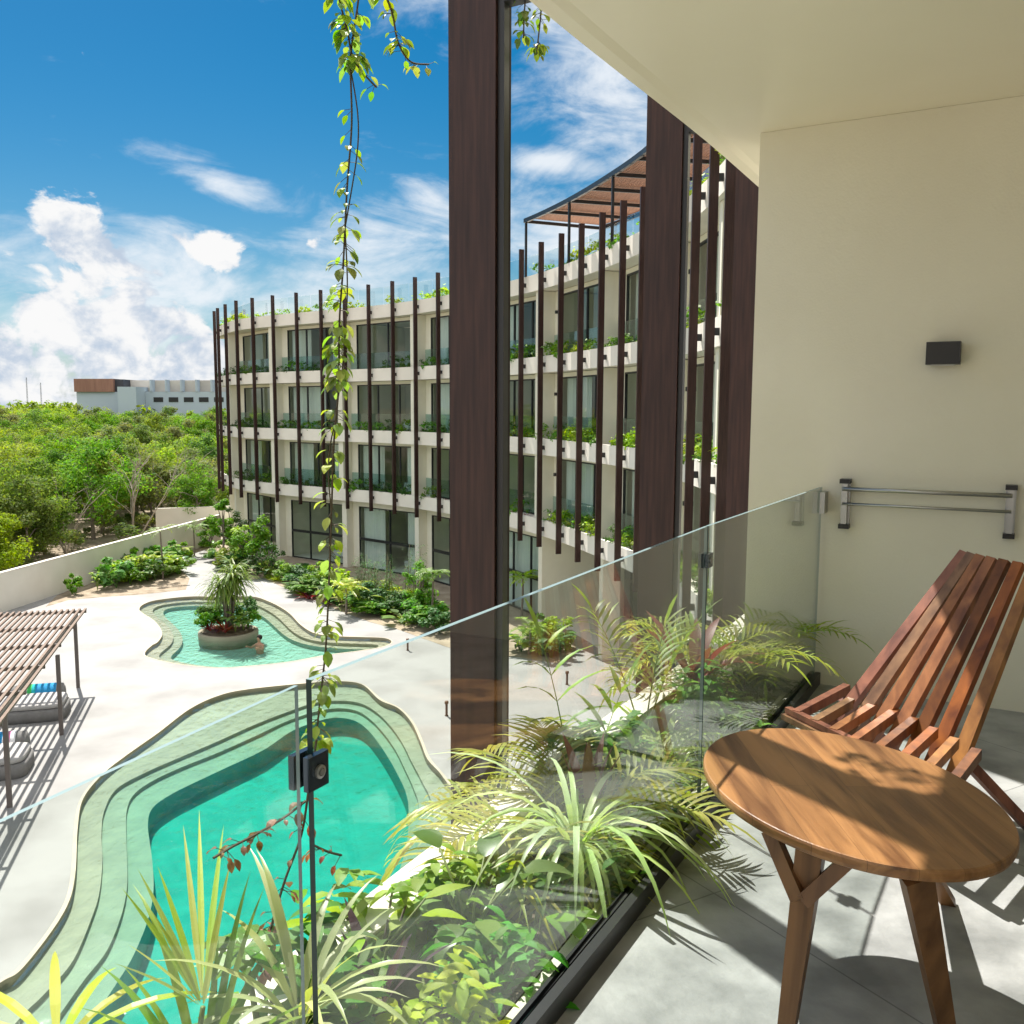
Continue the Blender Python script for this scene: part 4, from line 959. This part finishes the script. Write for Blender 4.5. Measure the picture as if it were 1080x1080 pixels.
# ------------------------------------------------------------------ forest
protos = []
spec = [('forest', 2.6, 6.0), ('forest', 3.1, 6.6), ('forest_light', 2.7, 6.2), ('forest_dull', 2.5, 5.6), ('forest_light', 2.2, 5.2), ('forest', 2.3, 7.2), ('forest_dull', 2.9, 6.4)]
labs = {'forest': 'bushy mid green tree in the forest beyond the boundary wall', 'forest_light': 'yellow green tree in the forest beyond the boundary wall', 'forest_dull': 'dull olive tree in the forest beyond the boundary wall'}
for i, (f, rx, h) in enumerate(spec): protos.append((make_tree(200 + i, rx, h, 6000, .22, FG[f], labs[f], cr=.36, ncl=26, low=1), f))
def wall_x(y): return wa.x + (y - wa.y) * wd.x / wd.y
placed = []
fr = random.Random(33); tries = 0
while len(placed) < 270 and tries < 20000:
    tries += 1; y = 40 + 145 * fr.random() ** 1.25; lo, hi = -.60 * y, -.235 * y; x = fr.uniform(lo, hi)
    edge = wall_x(y) if y < 66 else 99
    clear = 3.6 if x < -.465 * y else 8.6
    if y < 66 and x > edge - clear: continue
    if y >= 62 and x > -16.5 and y < 80: continue
    if any((x - a) ** 2 + (y - b) ** 2 < (1.9 + y * .012) ** 2 for a, b in placed): continue
    placed.append((x, y)); pr, f = fr.choice(protos); s = fr.uniform(.8, 1.15) * (1 + max(0, y - 90) * .0034)
    if y < 58: s *= .88
    place(pr, (x, y, 0), fr.uniform(0, 6.28), s, labs[f], 'trees of the forest beyond the wall')
# understorey between the trunks
us = make_shrub(301, FG['forest_dull'], 1.2, .9, 420, .2, 'undergrowth_shrub'); us['label'] = 'scrubby undergrowth bush at the forest edge beyond the wall'
for k in range(70):
    y = fr.uniform(42, 70); x = wall_x(y) - fr.uniform(7, 11) if fr.random() < .85 else wall_x(y) - fr.uniform(1.5, 6); place(us, (x, y, 0), fr.uniform(0, 6), fr.uniform(.5, 1.3), group='bushes at the forest edge')
bpy.data.objects.remove(us)
for pr, f in protos: discard(pr)
ff = MB(); r = random.Random(8)
def far_crowns(n, y0, y1, a0, a1, leafs=240, ll=1.0):
    for _ in range(n):
        y = r.uniform(y0, y1); x = y * r.uniform(a0, a1); rx = r.uniform(2.8, 4.6); h = r.uniform(7.4, 9.6) * (1 + (y - 180) * .0006); o = MB(); crown(o, r, rx, h * .42, h * .58, 8, leafs, ll, ll * .6, .45)
        i = len(ff.v); ff.v += [(a + x, b + y, c) for a, b, c in o.v]; ff.f += [tuple(q + i for q in f) for f in o.f]; ff.m += o.m
far_crowns(300, 178, 420, -.62, -.22); far_crowns(160, 60, 300, -1.6, -.63, 160, 1.1); far_crowns(120, 90, 420, -.2, .9, 120, 1.2)
stuff(tag(ff.build('forest', FG['forest']), 'continuous far canopy of the green forest reaching to the horizon', 'forest'))
# bare bleached trees and fallen limbs by the wall
def bare(px, py, h, n, lean, label, seed, cat='dead tree'):
    r = random.Random(seed); q = P(px, py, 0); root = thing('bare_tree', label, cat, q); b = MB()
    def limb(p, d, L, rad, lvl):
        pts = [p]; rr = [rad]
        for k in range(5): d = (d + Vector((r.uniform(-.2, .2), r.uniform(-.2, .2), r.uniform(-.08, .14)))).normalized(); p = p + d * L / 5; pts.append(p); rr.append(rad * (1 - .16 * (k + 1)))
        b.tube(pts, rr, 5)
        if lvl: 
            for k in range(3): limb(pts[r.randint(2, 5)], (d + Vector((r.uniform(-.9, .9), r.uniform(-.9, .9), r.uniform(-.1, .6)))).normalized(), L * r.uniform(.4, .65), rad * .5, lvl - 1)
    for k in range(n): limb(q + Vector((0, 0, -.1)), Vector((lean[0] + r.uniform(-.5, .5), lean[1] + r.uniform(-.4, .4), lean[2])).normalized(), h * r.uniform(.7, 1.1), .07, 2)
    b.build('branches', M['dead'], root, True)
bare(141, 571, 4.6, 5, (.25, 0, 1), 'bleached bare tree with arching branches just beyond the boundary wall', 3)
bare(32, 583, 3.6, 3, (.5, 0, .8), 'fallen bleached tree leaning over the bare soil behind the wall', 6)
bare(212, 548, 4.2, 3, (.1, 0, 1), 'thin grey leafless tree near the end of the far wing', 9)

bare(70, 585, 3.4, 3, (.1, .1, 1), 'spindly grey bare tree over the sandy clearing behind the boundary wall', 12)
bare(184, 556, 4.4, 4, (-.2, 0, 1), 'pale leafless tree right of the arching bare tree', 15)
# far building on the skyline, masts
yb = 190.; fx = lambda px: (px - CX) / F * yb; fz = lambda py: CAMZ + (428 - py) / F * yb
fb = thing('distant_building', 'long low building with brown panels and a pale colonnade on the skyline', 'building', (fx(150), yb, 0))
def fbox(nm, p0, p1, q0, q1, d0, d1, m): b = MB(); b.wall(Vector((fx(p0), yb)), Vector((fx(p1), yb)), Vector((0, 1)), d0, d1, fz(q1) if q1 else 0, fz(q0)); return b.build(nm, m, fb)
bg_ = mat('blue_grey_render', (.46, .53, .58), .8); br_ = mat('rust_brown_panel', (.36, .19, .135), .8, (.25, .13, .095), .6, stretch=(4, 4, .3)); cr_ = mat('pale_concrete', (.66, .60, .52), .85, (.50, .45, .39), .3)
fbox('base', 84, 140, 413.6, None, 0, 12, bg_); fbox('brown_panel', 83, 124, 400, 413.5, -.6, 11, br_); fbox('dark_bay', 124.2, 133, 400.5, 413.4, .2, 11, mat('dark_bay', (.05, .05, .06), .6))
fbox('stair_block', 132.8, 152, 408.5, None, -3, 8, bg_); fbox('upper_wall', 133.2, 262, 401, 413, 4, 12, cr_); fbox('lower_wall', 152.2, 262, 413.2, None, 2, 12, bg_)
for px in range(158, 262, 16):
    b = MB(); b.wall(Vector((fx(px), yb)), Vector((fx(px + 1.6), yb)), Vector((0, 1)), 1.6, 3.9, fz(413), fz(400.6)); b.build('pier', bg_, fb)
    b = MB(); b.wall(Vector((fx(px + 3), yb)), Vector((fx(px + 13), yb)), Vector((0, 1)), 1.9, 1.99, fz(424), fz(419)); b.build('opening', M['black'], fb)
for px, h, lab in ((32.5, 398.5, 'thin lattice mast left on the horizon'), (47, 404, 'shorter faint mast right of the lattice mast')):
    ym = 330.; x = (px - CX) / F * ym; z = CAMZ + (428 - h) / F * ym; b = MB()
    for dx, dy in ((-.25, -.25), (.25, -.25), (0, .3)): b.tube([(x + dx, ym + dy, 0), (x + dx * .4, ym + dy * .4, z)], [.09, .06], 5)
    for k in range(20): b.beam((x - .22, ym - .2, z * k / 20), (x + .22, ym - .2, z * (k + 1) / 20), .05, .05)
    tag(b.build('mast', mat('grey_mast_steel', (.25, .27, .3), .6)), lab, 'mast')

# ------------------------------------------------------------------ plants in the balcony planter
SZ = BAND[1] + .15
def pl(t, o, h=0): q = J2 + D_ * t + N_ * (o * .86); return Vector((q.x, q.y, SZ + h))
def at_pl(obj, t, o, label, cat=None, rz=0, s=1):
    obj.location = pl(t, o); obj.rotation_euler = (0, 0, rz); obj.scale = (s, s, s); obj['label'] = label
    if cat: obj['category'] = cat
    return obj
def custom(name, label, cat, t, o, fol, fn, stem=None, seed=0, partname='leaves'):
    root = thing(name, label, cat, pl(t, o)); mb = MB(); st = MB(); fn(mb, st, Vector(pl(t, o)), random.Random(seed)); mb.build(partname, fol, root, True)
    if st.f: st.build('stem', stem or M['trunk'], root, True)
    return root
def areca(n, L, up, droop, nl, ll, lw, hb=.05, az=None, sp=6.28, stems=True):
    def fn(mb, st, q, r):
        for k in range(n):
            a = (az + sp * (k / max(1, n - 1) - .5)) if az is not None else 2.4 * k + r.uniform(-.3, .3)
            d = Vector((math.cos(a), math.sin(a), up * r.uniform(.6, 1.5))); b = q + Vector((math.cos(a) * .03, math.sin(a) * .03, hb * r.uniform(.5, 1)))
            if stems: st.tube([q + Vector((math.cos(a) * .025, math.sin(a) * .025, -.02)), b], [.01, .008], 6)
            mb.frond(b, d, L * r.uniform(.8, 1.15), droop * r.uniform(.7, 1.3), nl, ll, lw, .7, 1.0, r=.004, rnd=r)
    return fn
def blades(n, L, W, up, droop, hb=0., peak=.35):
    def fn(mb, st, q, r):
        if hb: st.tube([q + Vector((0, 0, -.02)), q + Vector((0, 0, hb))], [.014, .010], 6)
        for k in range(n):
            a = 2.4 * k + r.uniform(-.3, .3); mb.ribbon(q + Vector((math.cos(a) * .012, math.sin(a) * .012, hb - .005 + r.uniform(-.04, 0) * (hb > 0))), (math.cos(a), math.sin(a), up * r.uniform(.4, 1.6)), L * r.uniform(.6, 1.1), W * r.uniform(.8, 1.1), droop * r.uniform(.6, 1.4), 8, .2, peak=peak)
    return fn
def broad(n, h, L, W):
    def fn(mb, st, q, r):
        for k in range(n):
            a = 2.4 * k + r.uniform(-.4, .4); o = Vector((math.cos(a), math.sin(a), 0)); hh = h * r.uniform(.45, 1.05); tip = q + o * hh * .5 + Vector((0, 0, hh))
            st.tube([q + Vector((0, 0, -.02)), q + o * hh * .15 + Vector((0, 0, hh * .6)), tip], [.005, .004, .003], 5)
            mb.ribbon(tip, o * .9 + Vector((0, 0, .35)), L * r.uniform(.8, 1.15), W * r.uniform(.85, 1.15), r.uniform(.5, 1.4), 8, .14, peak=.34)
    return fn
def bush(h, rx, n, ll):
    def fn(mb, st, q, r):
        cl = [(r.uniform(0, 6.28), r.uniform(.15, 1), r.uniform(.25, 1)) for _ in range(10)]
        for k in range(int(n * .6)):
            a, d, hh = r.choice(cl); p = q + Vector((math.cos(a) * d * rx * .75 + r.gauss(0, rx * .2), math.sin(a) * d * rx * .75 + r.gauss(0, rx * .2), h * hh * r.uniform(.55, 1)))
            e = r.uniform(0, 6.28); mb.ribbon(p, (math.cos(e), math.sin(e), r.uniform(-.2, .7)), ll * r.uniform(.7, 1.5), ll * r.uniform(.32, .5), r.uniform(.6, 1.8), 4, .2, peak=.4)
        for k in range(6): a = k * 1.05; st.tube([q + Vector((0, 0, -.02)), q + Vector((math.cos(a) * rx * .5, math.sin(a) * rx * .5, h * .7))], [.006, .003], 4)
    return fn
gst = mat('green_plant_stem', (.16, .20, .05), .5)
custom('areca_palm', 'yellow green areca palm in the planter before the nearest fin', 'palm', 1.62, .42, FG['areca'], areca(15, .54, 1.3, 1.9, 18, .22, .015), gst, 1, 'fronds')
custom('areca_palm', 'upright areca frond rising in front of the nearest fin', 'palm', 1.95, .50, FG['palm'], areca(2, .56, 3.4, .7, 5, .26, .022), gst, 2, 'fronds')
custom('spider_plant', 'large arching plant with pale striped strap leaves in the planter middle', 'plant', 1.42, .24, FG['variegated'], blades(64, .56, .019, 1.4, 2.9, .17), gst, 3)
custom('spider_plant', 'smaller pale striped strap plant at the near end of the planter', 'plant', .30, .34, FG['variegated'], blades(24, .36, .02, 1.6, 1.7, .30), gst, 4)
custom('philodendron', 'large glossy philodendron leaves low at the foot of the glass', 'plant', .98, .36, FG['broad'], broad(12, .28, .15, .06), gst, 5)
custom('philodendron', 'upright broad leaf plant at the near planter rim', 'plant', .72, .50, FG['lime'], broad(8, .28, .12, .045), gst, 6)
custom('philodendron', 'single broad leaved plant close to the floor channel', 'plant', 1.12, .24, FG['broad'], broad(7, .2, .15, .075), gst, 7)
custom('cordyline', 'purple leaved cordyline left of the broad glossy leaves', 'plant', .58, .36, FG['purple'], blades(7, .24, .03, 2.6, .7, .14, .5), None, 8)
custom('cordyline', 'red brown cordyline among the palms near the far end of the planter', 'plant', 3.02, .40, FG['red'], blades(16, .36, .055, 1.5, .9, .26, .5), None, 9)
custom('areca_palm', 'tall palm with one fanned feather frond before the shaded passage', 'palm', 2.60, .50, FG['palm'], areca(3, .50, 3.6, .7, 12, .24, .018, .2), gst, 10, 'fronds')
custom('areca_palm', 'fine yellow palm right of the glass joint by the side wall', 'palm', 3.28, .42, FG['areca'], areca(11, .52, 1.3, 1.6, 16, .2, .014, .22), gst, 11, 'fronds')
custom('areca_palm', 'thin arching palm nearest the side wall', 'palm', 3.52, .22, FG['palm'], areca(8, .46, 1.3, 1.6, 14, .18, .014, .2), gst, 12, 'fronds')
custom('leafy_bush', 'dark small leaved bush against the end of the planter', 'shrub', 3.42, .24, FG['dark'], bush(.42, .20, 520, .06), None, 13)
custom('leafy_bush', 'green bush under the red cordyline', 'shrub', 2.78, .28, FG['shrub'], bush(.40, .22, 420, .075), None, 14)
custom('bromeliad', 'light green rosette of strap leaves beside the tall feather palm', 'plant', 2.50, .36, FG['lime'], blades(24, .32, .040, 1.2, 1.2, .06), None, 15)
custom('bromeliad', 'small lime rosette lower by the glass behind the table', 'plant', 2.18, .24, FG['lime'], blades(18, .26, .05, 1.6, 1.1, .04), None, 16)
custom('leafy_bush', 'loose mid green bush between the rosettes and the striped plant', 'shrub', 2.06, .46, FG['shrub'], bush(.34, .22, 420, .08), None, 17)
custom('areca_palm', 'pale feather palm leaning against the glass left of the joint', 'palm', 2.34, .16, FG['variegated'], areca(7, .44, 1.0, 1.7, 15, .2, .014, .06), gst, 18, 'fronds')
custom('leafy_bush', 'low bright bush at the planter rim beside the pool view', 'shrub', .80, .56, FG['lime'], bush(.30, .16, 260, .075), None, 19)
custom('leafy_bush', 'mixed low bush in the nearest corner of the planter', 'shrub', .45, .50, FG['shrub'], bush(.36, .18, 320, .08), None, 20)
custom('strap_plant', 'thin grassy strap plant at the bottom of the nearest pane', 'plant', .12, .42, FG['palm'], blades(20, .42, .02, 2.0, 1.2, .2), gst, 21)
custom('strap_plant', 'dense grass like clump under the large striped plant', 'plant', 1.28, .44, FG['areca'], blades(34, .42, .018, 1.4, 1.9, .04), None, 22)
custom('strap_plant', 'drooping strap plant with dry tips behind the striped plant', 'plant', 1.78, .20, FG['palm'], blades(30, .40, .022, 1.3, 2.2, .08), None, 23)
custom('dry_plant', 'dried brown plant stump near the floor channel', 'plant', 1.70, .10, FG['dry'], blades(16, .16, .02, 1.0, 1.6, .05), None, 24)
custom('croton', 'yellow and orange upright leaves behind the striped plant', 'plant', 1.75, .36, FG['dry'], blades(7, .34, .04, 3.0, .5, .14, .5), None, 25)
for k, (t_, o_, kind, fol, lab) in enumerate(((.18, .22, 'b', 'broad', 'small heart leaved plant low at the near end of the channel'), (.86, .20, 'l', 'shrub', 'leafy ground cover beside the channel below the philodendron'), (.62, .20, 'l', 'lime', 'lime ground cover between cordyline and channel'),
        (1.30, .18, 'l', 'shrub', 'green ground cover under the arching striped plant'), (1.55, .18, 's', 'lime', 'short lime strap tuft under the areca palm'), (.40, .20, 's', 'variegated', 'short striped tuft next to the small striped plant'), (1.95, .16, 'l', 'dark', 'dark ground cover by the channel behind the table'),
        (2.62, .14, 'l', 'shrub', 'green ground cover at the glass near the joint'), (-.05, .36, 'l', 'shrub', 'leafy filler plant under the left glass pane'), (3.0, .16, 'l', 'lime', 'bright ground cover right of the glass joint'), (1.05, .52, 'l', 'lime', 'light green filler plant on the planter rim under the palm'))):
    custom({'b': 'philodendron', 'l': 'ground_cover_plant', 's': 'strap_plant'}[kind], lab, 'plant', t_, o_, FG[fol], {'b': broad(9, .2, .11, .06), 'l': bush(.24, .17, 330, .06), 's': blades(22, .24, .022, 1.4, 1.5, .03)}[kind], gst, 60 + k)
# palm frond rising beside the left pane
q0 = P(214, 1062, 7.78)
def bigfrond(mb, st, q, r):
    st.tube([Vector((q0.x - .06, q0.y + .02, SZ)), Vector((q0.x - .02, q0.y, 7.66)), q0], [.008, .007, .005], 6)
    for (tx, ty, tz) in ((193, 868, .30), (210, 852, .30), (236, 868, .30), (243, 908, .26), (166, 912, .28), (145, 915, .30), (128, 935, .30), (135, 995, .24), (120, 1015, .2), (160, 960, .25), (226, 1000, .12)):
        tip = P(tx, ty, q0.z + tz * .62); base = q0 + (tip - q0) * .05 + Vector((0, 0, .0)); d = tip - base; mb.ribbon(base, d + Vector((0, 0, d.length * .12)), d.length, .013, .28, 7, .25, peak=.35)
root = thing('areca_palm', 'young palm with stiff upright leaflets beside the left glass pane', 'palm', (q0.x - .06, q0.y + .02, SZ)); mb = MB(); st = MB(); bigfrond(mb, st, q0, rng); mb.build('fronds', FG['areca'], root); st.build('stem', gst, root, True)
q1 = P(60, 1110, 7.75); root = thing('areca_palm', 'arching palm leaf at the bottom left corner', 'palm', (q1.x, q1.y, SZ)); mb = MB(); st = MB(); st.tube([(q1.x, q1.y, SZ), q1], [.008, .006], 6)
r = random.Random(2)
for a in (2.0, 2.6, 1.5, 1.0, .5, 3.0): mb.ribbon(q1, (math.cos(a), math.sin(a), .5), .3 * r.uniform(.8, 1.1), .02, 1.0, 7, .25)
mb.build('fronds', FG['areca'], root); st.build('stem', gst, root, True)
q2 = P(258, 1000, 7.80); root = thing('monstera', 'split leaf monstera leaning over the pool view at lower left', 'plant', (q2.x + .05, q2.y - .05, SZ)); mb = MB(); st = MB()
st.tube([(q2.x + .05, q2.y - .05, SZ), (q2.x + .03, q2.y - .03, 7.65), q2], [.008, .007, .005], 6)
for k in range(9):
    a = R(20 + 38 * k); mb.ribbon(q2, (math.cos(a), math.sin(a) , .25), .085 if k % 2 else .11, .045, .9, 5, .12, peak=.55)
mb.build('leaves', FG['broad'], root); st.build('stem', gst, root, True)

# ------------------------------------------------------------------ hanging vines
def vine(label, path, nl, ll, seed, fol, dens=None, rad=.0028, name='hanging_vine', side=None):
    r = random.Random(seed); pts = [Vector(p) for p in path]; root = thing(name, label, 'vine', pts[0]); st = MB(); lv = MB()
    fine = []
    for i in range(len(pts) - 1):
        p0, p1, p2, p3 = pts[max(i - 1, 0)], pts[i], pts[i + 1], pts[min(i + 2, len(pts) - 1)]
        for k in range(6):
            t = k / 6; fine.append(.5 * ((2 * p1) + (p2 - p0) * t + (2 * p0 - 5 * p1 + 4 * p2 - p3) * t * t + (3 * p1 - p0 - 3 * p2 + p3) * t ** 3))
    fine.append(pts[-1]); st.tube(fine, [rad] * len(fine), 5)
    if side:
        for a, b, w in side:
            i0, i1 = int(a * (len(fine) - 1)), int(b * (len(fine) - 1)); m_ = fine[i0:i1 + 1]; st.tube([p + Vector((math.sin(math.pi * k / max(1, len(m_) - 1)) * w, 0, 0)) for k, p in enumerate(m_)], [rad * .7] * len(m_), 4)
    cls = [r.random() for _ in range(max(6, nl // 7))]; k = 0
    while k < nl:
        u = min(.999, max(0, r.choice(cls) + r.gauss(0, .008))) if r.random() < .75 else r.random()
        if dens and r.random() > dens(u): continue
        i = min(int(u * (len(fine) - 1)), len(fine) - 2); p = fine[i].lerp(fine[i + 1], r.random()); a = r.uniform(0, 6.28); d = Vector((math.cos(a), math.sin(a), r.uniform(-.9, .3)))
        st.tube([p, p + d * .022], [.001, .0008], 3); L = ll * r.uniform(.45, 1.35); lv.ribbon(p + d * .02, d + Vector((0, 0, -.4)), L, L * .62, 1.2, 4, .22, peak=.4); k += 1
    st.build('stem', mat('vine_stem', (.08, .06, .035), .7), root); lv.build('leaves', fol, root)
def vp(px, py, dist=1.62):
    """point seen at a pixel, on the upright plane through the planter rim, dist metres out"""
    x = (px - CX) / F; y = (CY - py) / F; d = Vector((x, cp + y * sp, -sp + y * cp)); t = dist / (d.x * N_.x + d.y * N_.y); return Vector((d.x * t, d.y * t, CAMZ + d.z * t))
def dn(u): return 1. if u < .09 else (.05 if u < .24 else (.55 if u < .34 else (.8 if u < .52 else .5)))
vine('long leafy vine hanging from the storey above down past the far wing to the pool', [vp(383, -60), vp(378, 0), vp(370, 60), vp(371, 130), vp(366, 200), vp(362, 280), vp(358, 340), vp(357, 410), vp(352, 470), vp(350, 530), vp(348, 590), vp(346, 640), vp(343, 690), vp(338, 735), vp(334, 775), vp(332, 800)], 360, .036, 1, FG['vine'], dn, side=[(.15, .3, .02), (.3, .48, .018), (.5, .62, -.012)])
vine('short leafy vine tuft in the top of the sky left of the nearest fin', [vp(352, -40), vp(358, 0), vp(366, 30), vp(372, 60), vp(384, 78), vp(397, 92)], 110, .036, 2, FG['vine'], lambda u: 1. if u < .65 else .05)
vine('short vine curling to the right beside the nearest fin', [vp(396, -50), vp(405, -10), vp(414, 15), vp(420, 45), vp(433, 65), vp(452, 68)], 60, .030, 3, FG['vine'])
vine('leafy tuft hanging from the ceiling edge between two fins', [vp(568, -110, 1.62), vp(560, -50, 1.62), vp(554, 0, 1.62), vp(552, 40, 1.62)], 110, .036, 4, FG['vine'])
vine('second hanging sprig at the ceiling edge right of the nearest fin', [vp(582, -90, 1.62), vp(574, -30, 1.62), vp(570, 20, 1.62), vp(566, 55, 1.62)], 80, .036, 9, FG['vine'])
vine('dried vine with curled brown leaves hanging behind the glass clamp', [vp(334, 780, 1.3), vp(326, 830, 1.3), vp(318, 880, 1.3), vp(300, 930, 1.3), vp(284, 985, 1.3), vp(275, 1025, 1.3)], 34, .030, 5, FG['dry'], name='dried_vine')
vine('dried sprig stretching left from the glass clamp over the pool', [vp(322, 845, 1.3), vp(300, 862, 1.3), vp(270, 880, 1.3), vp(245, 893, 1.3), vp(225, 905, 1.3)], 24, .026, 6, FG['dry'], name='dried_vine')
vine('dried sprig right of the dark glass edge', [vp(328, 890, 1.3), vp(345, 898, 1.3), vp(360, 902, 1.3)], 10, .022, 7, FG['dry'], name='dried_vine')

for o in bpy.data.objects:
    if '_w' in o: del o['_w']
